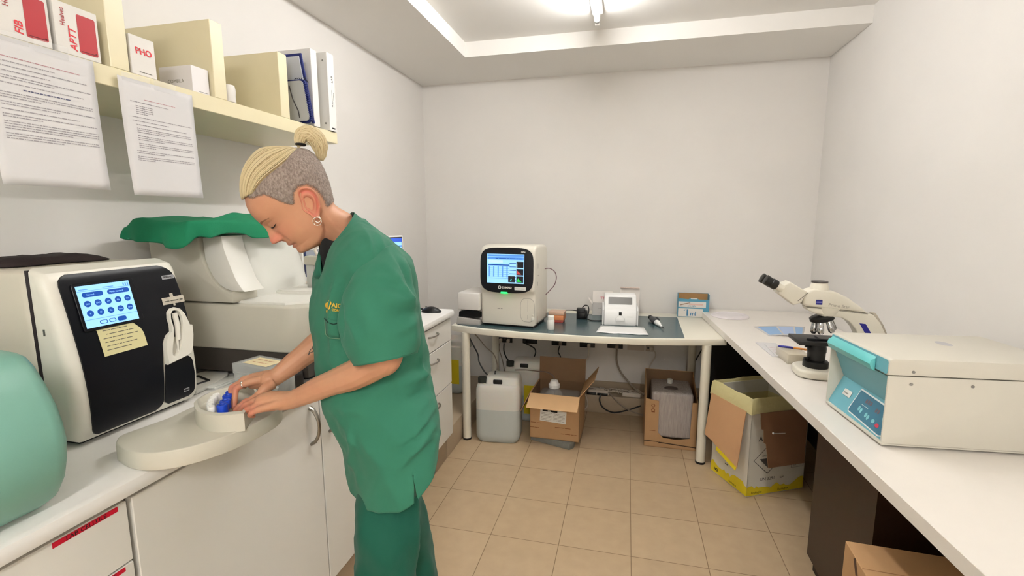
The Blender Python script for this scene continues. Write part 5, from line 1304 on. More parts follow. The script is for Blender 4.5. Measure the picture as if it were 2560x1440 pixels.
def head_pt(q, z):
    """surface point (mm) at angle q (0 = face, +90 deg = left) and height z"""
    xf, xb, w, xc = sinterp(FT, z), sinterp(BT, z), sinterp(WT, z), sinterp(XT, z)
    c, s = math.cos(q), math.sin(q)
    k = 2 + .15 * sstep(-20, 20, z)
    cc = math.copysign(abs(c) ** (2 / k), c); ss = math.copysign(abs(s) ** (2 / k), s)
    x = xc + ((xf - xc) if c > 0 else (xc - xb)) * cc; y = w * ss
    ay = abs(y)
    if c > 0:
        # broad flat front of the face, cheeks, jaw
        x += 3.5 * g2((ay - 34) / 16, (z + 22) / 18)                     # cheekbones
        x -= 8.5 * g2((ay - 30) / 12, (z + 3) / 9.5)                     # eye sockets
        x += 2.6 * g2((ay - 27) / 15, (z - 11) / 6)                      # brow ridge
        if z > -56: x += sinterp(NT, z) * math.exp(-.5 * (ay / sinterp(NS, z)) ** 2.3)
        x += 6.5 * g2((ay - 14.5) / 4.2, (z + 39.5) / 5.2)               # nostril wings
        x -= 4.2 * g2((ay - 21.5) / 3.6, (z + 37) / 6) + 5.0 * g2((ay - 8) / 4.2, (z + 46.5) / 2.6)
        x += 6.8 * g2((ay - 31) / 9.5, (z + 6) / 6.3)                    # lids over the eyeball
        x -= 1.6 * g2((ay - 30) / 11, (z + 16.5) / 2.2)
        x -= 1.5 * g2((ay - 30) / 11, (z - 2.5) / 1.6)
        x += 3.4 * g2(ay / 15, (z + 64.5) / 3.6) + 3.6 * g2(ay / 13, (z + 76.5) / 3.8)    # lips
        x -= 4.2 * g2(ay / 17, (z + 70.8) / 1.5) + 2.0 * g2((ay - 23) / 4, (z + 72) / 4)
        x -= 1.6 * g2((ay - 27) / 4, (z + 56) / 14)                      # smile fold
        x += 1.5 * g2(ay / 14, (z + 95) / 7)
    # the jaw stands proud of the neck
    j = sstep(-2, 14, interp(JT, x) - z) * sstep(-26, 2, x) * sstep(-150, -122, z)
    y *= 1 - .17 * j
    return V((x, y, z))
def head_y(y, z):
    w = sinterp(WT, z); k = 2 + .15 * sstep(-20, 20, z)
    return math.copysign(math.asin(min(1, (abs(y) / w)) ** (k / 2) if abs(y) < w else 1), y)
def hw(p): return HM @ (V(p) * .001)
NQ = 220
zs = [-200 + 4 * i for i in range(24)] + [-104 + 1.3 * i for i in range(100)] + [26 + 2.5 * i for i in range(40)] + [126, 127]
zs = [z for z in zs if z <= 127]
rings = []
for z in zs: rings.append([head_pt(2 * PI * k / NQ, z) for k in range(NQ)])
head = MB(); head.loft([[hw(p) for p in r] for r in rings], (1, 1))
htint = []
for r in rings:
    for p in r:
        a = abs(p.y); f = p.x > 30
        lips = (g2(a / 17, (p.z + 70.5) / 8.5) if f else 0)
        red = (.9 * g2(a / 16, (p.z + 37) / 10) + .35 * g2((a - 36) / 16, (p.z + 28) / 16) + .18 * g2(a / 40, (p.z - 40) / 25)) if f else 0
        htint.append((min(1, lips), min(1, red)))
# ---- ears
EO = [(-18, 16), (-27, 15), (-35, 9), (-40, 0), (-41.5, -10), (-39.5, -20), (-35, -30), (-28, -40), (-20, -48), (-11, -55), (-3, -58.5), (2, -57), (4, -51), (4, -43), (6, -36), (8, -28), (7, -20), (2, -12), (-3, -4), (-8, 6), (-12, 13)]
EP = [(p.x, p.y) for p in catmull([(x, z, 0) for x, z in EO + EO[:1]], 3)][:-1]
ear = MB(); nE = len(EP)
for sgn in (1, -1):
    rr = []
    for sc, h in ((.04, -11), (.22, -9), (.36, -2.5), (.44, 4), (.53, 9.5), (.62, 9), (.72, 5), (.80, 4.5), (.88, 12), (.95, 15), (1, 12.5), (1.01, 10), (.97, 7), (.86, 4), (.66, 0), (.4, -6)):
        r = []
        for x, z in EP:
            px = -12 + (x + 12) * sc; pz = -22 + (z + 22) * sc
            fl = .25 + 1.0 * sstep(8, -34, px); lob = sstep(-40, -54, pz)
            hh = h * fl * (1 - lob) + lob * (5 * (1 if h > 0 else -.2))
            base = sinterp(WT, -20) - 1.5 + .10 * (-12 - px)
            r.append(hw((px, sgn * (base + hh), pz)))
        rr.append(r)
    ear.loft(rr, (1, 1))

# ---- remeshing of limbs
def remesh(mb, vox, it=4, fac=.5):
    me = mesh_from('tmp', mb, [], 0); o = bpy.data.objects.new('tmp', me); COL.objects.link(o)
    m = o.modifiers.new('r', 'REMESH'); m.mode = 'VOXEL'; m.voxel_size = vox
    m = o.modifiers.new('s', 'SMOOTH'); m.factor = fac; m.iterations = it
    dg = bpy.context.evaluated_depsgraph_get(); e = bpy.data.meshes.new_from_object(o.evaluated_get(dg))
    out = MB(); out.add([v.co for v in e.vertices], [list(p.vertices) for p in e.polygons])
    bpy.data.objects.remove(o); bpy.data.meshes.remove(me); bpy.data.meshes.remove(e)
    return out
def limb(pts, n=8):
    """pts: (point, radius) -> smooth path and radii"""
    P = catmull([p for p, r in pts], n); R = []
    for i in range(len(pts) - 1):
        for k in range(n):
            t = k / n; t = t * t * (3 - 2 * t); R.append(pts[i][1] * (1 - t) + pts[i + 1][1] * t)
    R.append(pts[-1][1]); return P, R
def add_limb(mb, pts, n=8, seg=14, flat=1, up=None):
    P, R = limb(pts, n); d = (P[-1] - P[-2]).normalized(); r = R[-1]
    P += [P[-1] + d * r * .5, P[-1] + d * r * .85, P[-1] + d * r * 1.0]; R += [r * .86, r * .52, r * .1]
    mb.tube(P, R, seg, flat=flat, up=up)
def cr6(x, y, d): return at(560 + x / 8, 900 + y / 8, d)
SH_L = at(932, 668, 1.10); EL_L = at(968, 897, 1.035); WR_L = at(737, 997, 1.145)
nh = V((HN.x, HN.y, 0)).normalized(); F0 = V((-h_r.x, -h_r.y, 0)).normalized()
SH_R = SH_L - nh * .235 + F0 * .03 + V((0, 0, -.02)); EL_R = at(850, 818, 1.345); WR_R = at(690, 942, 1.245)
arm = MB()
add_limb(arm, [(SH_L, .034), (SH_L.lerp(EL_L, .5), .038), (EL_L + V((0, 0, .012)), .0355), (EL_L.lerp(WR_L, .12) , .035), (EL_L.lerp(WR_L, .32) + V((0, 0, -.004)), .0345), (EL_L.lerp(WR_L, .65), .0285), (WR_L, .0225), (cr6(1130, 815, 1.16), .0235)])
add_limb(arm, [(SH_R, .034), (SH_R.lerp(EL_R, .5), .038), (EL_R, .036), (EL_R.lerp(WR_R, .3), .036), (EL_R.lerp(WR_R, .68), .029), (WR_R, .0225), (cr6(900, 380, 1.235), .0225)])
def hand(W, fingers, thumb, palm_pts):
    for mcp, pip, dip, tip, r in fingers:
        add_limb(arm, [(W.lerp(mcp, .15), .016), (W.lerp(mcp, .6), r * 1.38), (mcp, r * 1.32), (mcp.lerp(pip, .5), r * 1.03), (pip, r * 1.06), (pip.lerp(dip, .5), r * .93), (dip, r * .92), (tip, r * .76)], 5, 12)
    add_limb(arm, thumb, 5, 12)
    P, R = limb(palm_pts, 5); arm.tube(P, R, 14)
# left hand (near): index reaching to the right fingertips, the others curled under
fL = [(cr6(640, 765, 1.19), cr6(430, 835, 1.192), cr6(305, 925, 1.19), cr6(215, 1012, 1.187), .0078),
      (cr6(630, 830, 1.172), cr6(425, 900, 1.176), cr6(345, 985, 1.178), cr6(300, 1035, 1.182), .008),
      (cr6(655, 915, 1.152), cr6(470, 985, 1.155), cr6(440, 1075, 1.165), cr6(500, 1085, 1.178), .0078),
      (cr6(700, 990, 1.136), cr6(560, 1050, 1.138), cr6(520, 1105, 1.145), cr6(590, 1120, 1.158), .0070)]
hand(WR_L, fL, [(cr6(1120, 720, 1.175), .014), (cr6(900, 760, 1.198), .013), (cr6(650, 850, 1.206), .0095), (cr6(430, 930, 1.204), .0088), (cr6(270, 1000, 1.198), .0072)],
     [(cr6(1150, 800, 1.16), .023), (cr6(900, 830, 1.165), .0245), (cr6(740, 860, 1.165), .0225), (cr6(660, 870, 1.165), .016)])
# right hand (far): palm down, fingers bent down into the rack
fR = [(cr6(500, 440, 1.215), cr6(235, 575, 1.212), cr6(215, 790, 1.203), cr6(198, 950, 1.196), .0082),
      (cr6(430, 400, 1.236), cr6(165, 560, 1.232), cr6(140, 780, 1.224), cr6(165, 930, 1.212), .0084),
      (cr6(430, 385, 1.257), cr6(190, 540, 1.255), cr6(160, 740, 1.247), cr6(185, 880, 1.238), .0080),
      (cr6(470, 390, 1.275), cr6(270, 520, 1.275), cr6(230, 690, 1.268), cr6(240, 800, 1.26), .0070)]
hand(WR_R, fR, [(cr6(980, 470, 1.225), .014), (cr6(830, 570, 1.208), .0135), (cr6(700, 690, 1.196), .0100), (cr6(520, 830, 1.197), .0090), (cr6(330, 960, 1.198), .0072)],
     [(cr6(980, 350, 1.243), .0225), (cr6(760, 400, 1.245), .0235), (cr6(580, 420, 1.245), .021), (cr6(480, 430, 1.245), .015)])
limbs = remesh(arm, .0021, 5)
# ---- torso frame and rings of the top
lean = math.radians(12.5)
yaw = math.radians(9)
TF = F0 * math.cos(yaw) + nh * math.sin(yaw); TL = nh * math.cos(yaw) - F0 * math.sin(yaw)
TUp = V((0, 0, 1)) * math.cos(lean) + TF * math.sin(lean); TFw = TF * math.cos(lean) - V((0, 0, 1)) * math.sin(lean)
RG = [((872, 1196), (1078, 1106), 1.215, .205), ((864, 1122), (1080, 1052), 1.215, .203), ((845, 1065), (1078, 1000), 1.215, .187), ((818, 1008), (1070, 950), 1.215, .166),
      ((803, 930), (1064, 888), 1.218, .152), ((796, 860), (1054, 825), 1.218, .152), ((788, 790), (1043, 760), 1.212, .17), ((790, 735), (1033, 700), 1.21, .174), ((797, 690), (1020, 650), 1.205, .174)]
def ring_at(fr, bk, d, b, k=1, n=240, p=2.1):
    f, r = at(*fr, d), at(*bk, d); c = (f + r) / 2; h = (f - r).length / 2
    a = math.sqrt(max(h * h - (b * math.sin(yaw)) ** 2, .004)) / math.cos(yaw)
    ax = (f - r).normalized(); ax = (ax - TL * ax.dot(TL)).normalized()
    o = []
    for i in range(n):
        q = 2 * PI * i / n; cc, ss = math.cos(q), math.sin(q)
        o.append(c + (ax * a * math.copysign(abs(cc) ** (2 / p), cc) + TL * b * math.copysign(abs(ss) ** (2 / p), ss)) * k)
    return o
# inner body under the clothes: torso and legs, all one mesh with the arms
tor = MB()
tor.loft([ring_at(f, b, d, w * .9, .80, 40) for f, b, d, w in RG[1:]] + [ring_at((835, 650), (975, 625), 1.20, .14, .8, 40), [hw(head_pt(2 * PI * k / 40, -150)) for k in range(40)]])
HIP = at(975, 1085, 1.20)
def legpath(side):
    if side > 0:
        return [(at(972, 1110, 1.155), .06), (at(968, 1240, 1.15), .055), (at(965, 1440, 1.14), .05), None]
    return [(at(972, 1110, 1.28), .06), (at(990, 1235, 1.29), .055), (at(1016, 1440, 1.30), .05), None]
AN_L = V((at(965, 1440, 1.14).x + .005, at(965, 1440, 1.14).y + .02, .09)); AN_R = V((at(1016, 1440, 1.30).x + .07, at(1016, 1440, 1.30).y + .06, .09))
KN_L = at(965, 1440, 1.14); KN_R = at(1016, 1440, 1.30)
for side, kn, an in ((1, KN_L, AN_L), (-1, KN_R, AN_R)):
    pp = legpath(side)[:3] + [(kn.lerp(an, .25), .05), (kn.lerp(an, .5), .048), (an, .036)]
    P, R = limb(pp, 6); tor.tube(P, R, 20)
body = MB()
body.add(head.v, head.f); body.add(ear.v, ear.f); body.add(limbs.v, limbs.f); body.add(tor.v, tor.f)
def skin_mat():
    m = mat('skin', (214, 160, 126), .48, spec=.4, sss=.12); nt = m.node_tree; b = nt.nodes['Principled BSDF']
    at_ = nt.nodes.new('ShaderNodeAttribute'); at_.attribute_name = 'tint'
    sp = nt.nodes.new('ShaderNodeSeparateColor'); nt.links.new(at_.outputs['Color'], sp.inputs[0])
    n = nt.nodes.new('ShaderNodeTexNoise'); n.inputs['Scale'].default_value = 28; n.inputs['Detail'].default_value = 4
    tc = nt.nodes.new('ShaderNodeTexCoord'); nt.links.new(tc.outputs['Object'], n.inputs['Vector'])
    def mix(fac, a, bcol):
        x = nt.nodes.new('ShaderNodeMix'); x.data_type = 'RGBA'; nt.links.new(fac, x.inputs[0])
        if isinstance(a, tuple): x.inputs[6].default_value = a
        else: nt.links.new(a, x.inputs[6])
        x.inputs[7].default_value = bcol; return x.outputs[2]
    mr = nt.nodes.new('ShaderNodeMapRange'); mr.inputs[1].default_value = .4; mr.inputs[2].default_value = .75; mr.inputs[3].default_value = 0; mr.inputs[4].default_value = .35
    nt.links.new(n.outputs[0], mr.inputs[0])
    c = mix(mr.outputs[0], lin((200, 148, 116)), lin((182, 124, 98)))
    c = mix(sp.outputs[1], c, lin((206, 112, 98))); c = mix(sp.outputs[0], c, lin((178, 98, 92)))
    nt.links.new(c, b.inputs['Base Color'])
    n2 = nt.nodes.new('ShaderNodeTexNoise'); n2.inputs['Scale'].default_value = 420; nt.links.new(tc.outputs['Object'], n2.inputs['Vector'])
    bp = nt.nodes.new('ShaderNodeBump'); bp.inputs['Strength'].default_value = .12; bp.inputs['Distance'].default_value = .0006
    nt.links.new(n2.outputs[0], bp.inputs['Height']); nt.links.new(bp.outputs[0], b.inputs['Normal'])
    return m
nb_head = len(head.v); nb_ear = len(ear.v); nlimb = len(limbs.v)
tips = [f[3] for f in fL + fR] + [f[1] for f in fL + fR]
tint = []
for i in range(len(body.v)):
    if i < nb_head: tint.append((htint[i][0] * .75, htint[i][1] * .8, 0, 1))
    elif i < nb_head + nb_ear:
        k_ = ((i - nb_head) % (16 * nE)) // nE
        tint.append((.55 if k_ < 3 else 0, 1.0 if k_ < 3 else .75 if k_ in (6, 7) else .45, 0, 1))  # deeper red in concha and helix groove paints the shade of the folds
    elif i < nb_head + nb_ear + nlimb:
        p = body.v[i]; d = min((p - q).length for q in tips) if p.x < -.8 else 1
        tint.append((0, .55 * math.exp(-(d / .02) ** 2), 0, 1))
    else: tint.append((0, 0, 0, 1))
bo_ = pobj('body', body, skin_mat(), smooth=180)
ca = bo_.data.color_attributes.new('tint', 'FLOAT_COLOR', 'POINT')
ca.data.foreach_set('color', [c for t_ in tint for c in t_])

# ---- face details
M_lash = mat('eyelash_dark', (46, 30, 26), .7); M_browh = mat('eyebrow_hair', (148, 106, 82), .9)
for s in (1, -1):
    P = []
    for k in range(13):
        u = k / 12; y = s * (19 + 25 * u); z = -9.5 - 3.0 * math.sin(PI * u) + 1.5 * u
        p = head_pt(head_y(y, z), z); P.append(hw(p + V((.4, s * .2, 0))))
    rr = [.0005 + .0012 * math.sin(PI * min(1, .1 + k / 12)) ** .6 for k in range(13)]
    pobj('eyelashes', MB().tube(P, rr, 6), M_lash, label='dark lashes of the lowered eyelid')
    mb = MB(); rows = []
    for k in range(15):
        u = k / 14; y = s * (11 + 38 * u); zc = 11.5 + 4.5 * math.sin(PI * u * .75) - 5.0 * u
        hgt = 3.2 * (1 - .75 * u)
        rows.append([hw(head_pt(head_y(y, zc + hgt * v), zc + hgt * v) + V((.25 + .5 * (1 - v * v), 0, 0))) for v in (-1, -.4, .4, 1)])
    mb.loft(rows, closed=False); pobj('eyebrow', mb, M_browh, smooth=180)

# ---- hair: clipped sides
HL = [(84.6, 77), (80, 71), (72, 60), (58, 55), (47, 50), (39, 34), (34, 20), (24, 2), (14, -6), (8, -3), (2, 6), (-6, 14), (-20, 18), (-36, 11), (-43, -6), (-43, -22), (-40, -36), (-33, -50), (-37, -57), (-48, -58), (-64, -58), (-140, -60), (-150, 60), (-110, 150), (0, 160), (100, 130), (95, 90)]
def sdist(x, z):
    ins = False; dm = 1e9; n = len(HL)
    for i in range(n):
        (ax, az), (bx_, bz_) = HL[i], HL[(i + 1) % n]
        if (az > z) != (bz_ > z) and x < (bx_ - ax) * (z - az) / (bz_ - az) + ax: ins = not ins
        ex, ez = bx_ - ax, bz_ - az; t = max(0, min(1, ((x - ax) * ex + (z - az) * ez) / (ex * ex + ez * ez)))
        dm = min(dm, math.hypot(x - ax - ex * t, z - az - ez * t))
    return dm if ins else -dm
sh = MB(); idx = {}
C0 = V((-10, 0, 30))
def clip_pt(p):
    sd = sdist(p.x, p.z)
    if sd < -3.5: return None
    dirv_ = (p - C0).normalized()
    o = -.9 + 3.6 * sstep(-2, 9, sd) + .7 * noise.noise(p * .11) * sstep(0, 8, sd)
    return hw(p + dirv_ * o)
grid = []; fade = []
for r in rings:
    if r[0].z < -62: grid.append([None] * NQ); continue
    row = []
    for p in r:
        q = clip_pt(p)
        if q is None: row.append(None)
        else: sh.v.append(q); fade.append(sstep(-2, 13, sdist(p.x, p.z))); row.append(len(sh.v) - 1)
    grid.append(row)
for i in range(len(grid) - 1):
    for k in range(NQ):
        f = (grid[i][k], grid[i][(k + 1) % NQ], grid[i + 1][(k + 1) % NQ], grid[i + 1][k])
        if None not in f: sh.f.append(list(f)); sh.m.append(0)
def hair_mat(name, c1, c2, scale, rough=.6, stretch=None, bump=.6):
    m = mat(name, c1, rough, spec=.3); nt = m.node_tree; b = nt.nodes['Principled BSDF']
    tc = nt.nodes.new('ShaderNodeTexCoord'); mp = nt.nodes.new('ShaderNodeMapping')
    if stretch: mp.inputs['Scale'].default_value = stretch
    nt.links.new(tc.outputs['Object'], mp.inputs[0])
    n = nt.nodes.new('ShaderNodeTexNoise'); n.inputs['Scale'].default_value = scale; n.inputs['Detail'].default_value = 6; n.inputs['Roughness'].default_value = .65
    nt.links.new(mp.outputs[0], n.inputs['Vector'])
    r = nt.nodes.new('ShaderNodeValToRGB'); r.color_ramp.elements[0].position = .36; r.color_ramp.elements[1].position = .66
    r.color_ramp.elements[0].color = lin(c2); r.color_ramp.elements[1].color = lin(c1)
    nt.links.new(n.outputs[0], r.inputs[0]); nt.links.new(r.outputs[0], b.inputs['Base Color'])
    bp = nt.nodes.new('ShaderNodeBump'); bp.inputs['Strength'].default_value = bump; bp.inputs['Distance'].default_value = .002
    nt.links.new(n.outputs[0], bp.inputs['Height']); nt.links.new(bp.outputs[0], b.inputs['Normal'])
    return m
M_clip = hair_mat('clipped_grey_hair', (166, 152, 142), (118, 104, 96), 240, .8, (1, 1, .6))
co_ = pobj('clipped_hair', sh, M_clip, smooth=180, label='grey-brown clipped hair on the sides of the head')
fa_ = co_.data.attributes.new('fade', 'FLOAT', 'POINT'); fa_.data.foreach_set('value', fade)
nt_h = M_clip.node_tree; b_h = nt_h.nodes['Principled BSDF']
na = nt_h.nodes.new('ShaderNodeAttribute'); na.attribute_name = 'fade'
nn = nt_h.nodes.new('ShaderNodeTexNoise'); nn.inputs['Scale'].default_value = 700
nc = nt_h.nodes.new('ShaderNodeTexCoord'); nt_h.links.new(nc.outputs['Object'], nn.inputs['Vector'])
m1 = nt_h.nodes.new('ShaderNodeMath'); m1.operation = 'MULTIPLY_ADD'; m1.inputs[1].default_value = 1.9; nt_h.links.new(na.outputs['Fac'], m1.inputs[0])
m2 = nt_h.nodes.new('ShaderNodeMath'); m2.operation = 'MULTIPLY_ADD'; m2.inputs[1].default_value = 3; m2.inputs[2].default_value = -1.75; nt_h.links.new(nn.outputs[0], m2.inputs[0])
nt_h.links.new(m2.outputs[0], m1.inputs[2]); m1.use_clamp = True; nt_h.links.new(m1.outputs[0], b_h.inputs['Alpha'])
rnd = random.Random(31)
for nm_, mc_ in (('pale', (176, 164, 155)), ('dark', (134, 120, 111))):
    st = MB(); k = 0
    while k < 420:
        r = rings[rnd.randrange(len(rings))]; p = r[rnd.randrange(NQ)]
        if p.z < -60 or p.z > 118 or sdist(p.x, p.z) < 5: continue
        if abs(p.y) < 45 and p.z > 70 and p.x > -60: continue
        k += 1
        dn = (p - C0).normalized(); d = V((-.75 + rnd.uniform(-.25, .25), 0, -.35 + rnd.uniform(-.35, .35))); d = (d - dn * d.dot(dn)).normalized()
        l = rnd.uniform(4, 8); w_ = dn.cross(d) * rnd.uniform(-1.4, 1.4)
        st.tube([hw(p + dn * 2.2 - d * l * .5), hw(p + dn * 3.3 + w_), hw(p + dn * 3.4 + d * l * .45)], [.0002, .0003, .0001], 4)
    o = pobj('hair_strands', st, mat('clipped_' + nm_, mc_, .7), co_, smooth=180); o['kind'] = 'stuff'
# ---- hair: blond top swept back to the tie
M_blond = hair_mat('blond_hair', (208, 190, 150), (166, 144, 106), 150, .45, bump=.25)
M_blond2 = mat('blond_strand', (210, 193, 154), .45, spec=.35)
TIE = V((-95, 0, 90))
bm_pts = [head_pt(2 * PI * k / 60, z) for z in range(-30, 128, 6) for k in range(60)]
skull = MB(); skull.loft([[head_pt(2 * PI * k / 80, z) for k in range(80)] for z in list(range(-40, 126, 5)) + [127]], (1, 1))
SKB = BVHTree.FromPolygons([tuple(p) for p in skull.v], skull.f)
def onskull(p, off):
    d = (p - C0).normalized(); h = SKB.ray_cast(C0, d)
    return C0 + d * ((h[3] if h[0] else 90) + off)
def hpath(s, n=26, extra=0):
    y = 60 * s
    S0 = V((88 - 22 * s * s, y, 76 - 2 * s * s))
    al = math.radians(58) * s
    M1 = C0 + V((38, 80 * math.sin(al * .96), 88 * math.cos(al))); M2 = C0 + V((-32, 78 * math.sin(al * .95), 90 * math.cos(al * 1.0)))
    P = catmull([S0, M1, M2, TIE + V((0, 5 * s, -4 * abs(s)))], n // 3)
    out = []
    for i, p in enumerate(P):
        t = i / (len(P) - 1)
        off = 3 + 9 * math.sin(PI * min(1, t * 1.1 + .05)) ** .6 + extra
        off -= 3.5 * abs(s) ** 3
        if t > .8: off *= 1 - .25 * (t - .8) / .2
        out.append(onskull(p, max(off, 2.2)))
    out[-1] = TIE + V((0, 6 * s, 5 * (1 - abs(s)))); return out
rows = []
NS_ = 120
for i in range(NS_ + 1):
    s = -1 + 2 * i / NS_
    P = hpath(s); g = .6 * noise.noise(V((s * 16, 0, 3))) + .7 * noise.noise(V((s * 70, 0, 5)))
    rows.append([hw(p + (p - C0).normalized() * g * (1 - .3 * k / len(P))) for k, p in enumerate(P)])
rim0 = [[hw(HM.inverted() @ p * 1000 - (HM.inverted() @ p * 1000 - C0).normalized() * 12) for p in r] for r in (rows[0], rows[-1])]
top = MB(); top.loft([rim0[0]] + rows + [rim0[1]], closed=False)
front = [r[0] for r in rows]; fin = [hw((HM.inverted() @ p) * 1000 + V((-9, 0, 2))) for p in front]
top.loft([fin, front], closed=False)
tp_ = pobj('swept_hair', top, M_blond, smooth=180, label='long blond hair swept back from the forehead')
rnd = random.Random(11); st = MB()
for k in range(260):
    s = rnd.uniform(-1, 1); P = hpath(s, 18, rnd.uniform(-1.2, .8)); j = rnd.uniform(-2, 2)
    P = [hw(p + V((0, j * math.sin(PI * i / len(P)), 0))) for i, p in enumerate(P)]
    st.tube(P, [0.0003 + .0006 * math.sin(PI * min(.95, .08 + i / len(P))) for i in range(len(P))], 5)
o = pobj('hair_strands', st, M_blond2, tp_, smooth=180); o['kind'] = 'stuff'
# ---- ponytail
PT = [((-94, 88), 8), ((-103, 99), 13), ((-116, 103), 18), ((-128, 96), 20), ((-133, 80), 20.5), ((-128, 62), 18), ((-117, 46), 12.5), ((-107, 35), 5)]
P, R = limb([(V((x, 0, z)), r) for (x, z), r in PT], 5)
tail = MB(); rg = []; up = V((0, 1, 0)); nq = 72
for i, p in enumerate(P):
    t = (P[min(i + 1, len(P) - 1)] - P[max(i - 1, 0)]).normalized(); b = t.cross(up)
    rg.append([hw(p + R[i] * (1 + .10 * noise.noise(V((math.cos(q) * 5, math.sin(q) * 5, i * .06)))) * (b * math.cos(q) + up * .82 * math.sin(q))) for q in [2 * PI * k / nq for k in range(nq)]])
tail.loft(rg)
tl = pobj('ponytail', tail, M_blond, smooth=180)
st = MB()
for k in range(60):
    q = rnd.uniform(0, 2 * PI); f = rnd.uniform(.93, 1.04); Q = []
    for i, p in enumerate(P):
        t = (P[min(i + 1, len(P) - 1)] - P[max(i - 1, 0)]).normalized(); b = t.cross(up)
        qq = q + .25 * math.sin(i * .2 + k)
        Q.append(hw(p + R[i] * f * (b * math.cos(qq) + up * .82 * math.sin(qq))))
    st.tube(Q, [.0004 + .0009 * math.sin(PI * min(.95, .1 + i / len(Q))) for i in range(len(Q))], 5)
o = pobj('hair_strands', st, M_blond2, tl, smooth=180); o['kind'] = 'stuff'
tie = MB(); t0 = V((-12, 0, 12)).normalized()
c0_ = V((-96.5, 0, 91)); a_ = V((t0.z, 0, -t0.x))
loop = [hw(c0_ + 9.5 * (a_ * math.cos(q) + up * math.sin(q))) for q in [2 * PI * k / 32 for k in range(33)]]
pobj('hair_tie', MB().tube(loop, .0032, 8), M_black)
# ---- earrings and ring
M_silver = mat('silver', (214, 206, 196), .2, metal=1)
yl = sinterp(WT, -20) + 4.5
for (cx_, cz_, r_) in ((-1, -60, 6.5), (3, -62, 9.5)):
    loop = [hw((cx_ + r_ * math.cos(q), yl + 2.0 * math.sin(q * .5), cz_ + r_ * math.sin(q))) for q in [2 * PI * k / 28 for k in range(29)]]
    pobj('earring', MB().tube(loop, .0010, 6), M_silver)
pj = fR[0][0].lerp(fR[0][1], .42); dj = (fR[0][1] - fR[0][0]).normalized()
aj = dj.orthogonal().normalized(); bj = dj.cross(aj)
loop = [pj + .0094 * (aj * math.cos(q) + bj * math.sin(q)) for q in [2 * PI * k / 28 for k in range(29)]]
pobj('finger_ring', MB().tube(loop, .0017, 8), M_silver)

# ------------------------------------------------------------------ the scrub top
def green(name, rgb, b=.35):
    m = mat(name, rgb, .85, bump=b, bscale=900, bdist=.0008, sheen=.05)
    return m
M_top = green('scrub_green', (42, 110, 86)); M_trs = green('trouser_green', (3, 78, 60))
NC = 240
NK = [(0, 806, 692, 1.190), (10, 810, 667, 1.165), (25, 818, 636, 1.145), (45, 830, 610, 1.128), (70, 849, 587, 1.118), (100, 868, 563, 1.120), (140, 881, 543, 1.145), (180, 886, 531, 1.19), (220, 874, 534, 1.235), (260, 848, 556, 1.262), (290, 824, 585, 1.268), (315, 808, 610, 1.258), (335, 802, 638, 1.235), (350, 803, 668, 1.210), (360, 806, 692, 1.190)]
def neck_pt(deg, k=0):
    f = [(a, at(x, y, d)) for a, x, y, d in NK]
    return V([sinterp([(a, p[i]) for a, p in f], deg) for i in range(3)])
# where the ring angle sits on the neckline: same fraction round
ringsT = [ring_at(f, b, d, w, 1, NC) for f, b, d, w in RG]
for i in range(NC):                                # the hem rides up over the hips toward the back
    q = 360 * i / NC; q = min(q, 360 - q)
    ringsT[0][i] += V((0, 0, .040 * sstep(70, 150, q))); ringsT[1][i] += V((0, 0, .014 * sstep(70, 150, q)))
shr_ = []
base = ringsT[-1]; ncent = sum((neck_pt(a) for a in range(0, 360, 30)), V()) / 12
nk = [neck_pt(360 * i / NC) for i in range(NC)]
# yoke: rises from the chest ring over the shoulders to the neckline
def yoke(t):
    o = []
    for i in range(NC):
        a, b = base[i], nk[i]; q = 2 * PI * i / NC
        side = abs(math.sin(q)) ** 1.3
        p = a.lerp(b, t)
        p += TUp * (.040 * side - .004 * (math.cos(q) < 0) * abs(math.cos(q))) * math.sin(PI * t) ** .8 * (1 - .35 * t)
        p += (TL * math.copysign(1, math.sin(q))) * (.022 * side) * math.sin(PI * min(1, t * 1.5)) * (1 - t)
        p -= TFw * .004 * max(0, -math.cos(q)) * math.sin(PI * t)
        o.append(p)
    return o
ctrl = ringsT + [yoke(.22), yoke(.45), yoke(.72), nk]
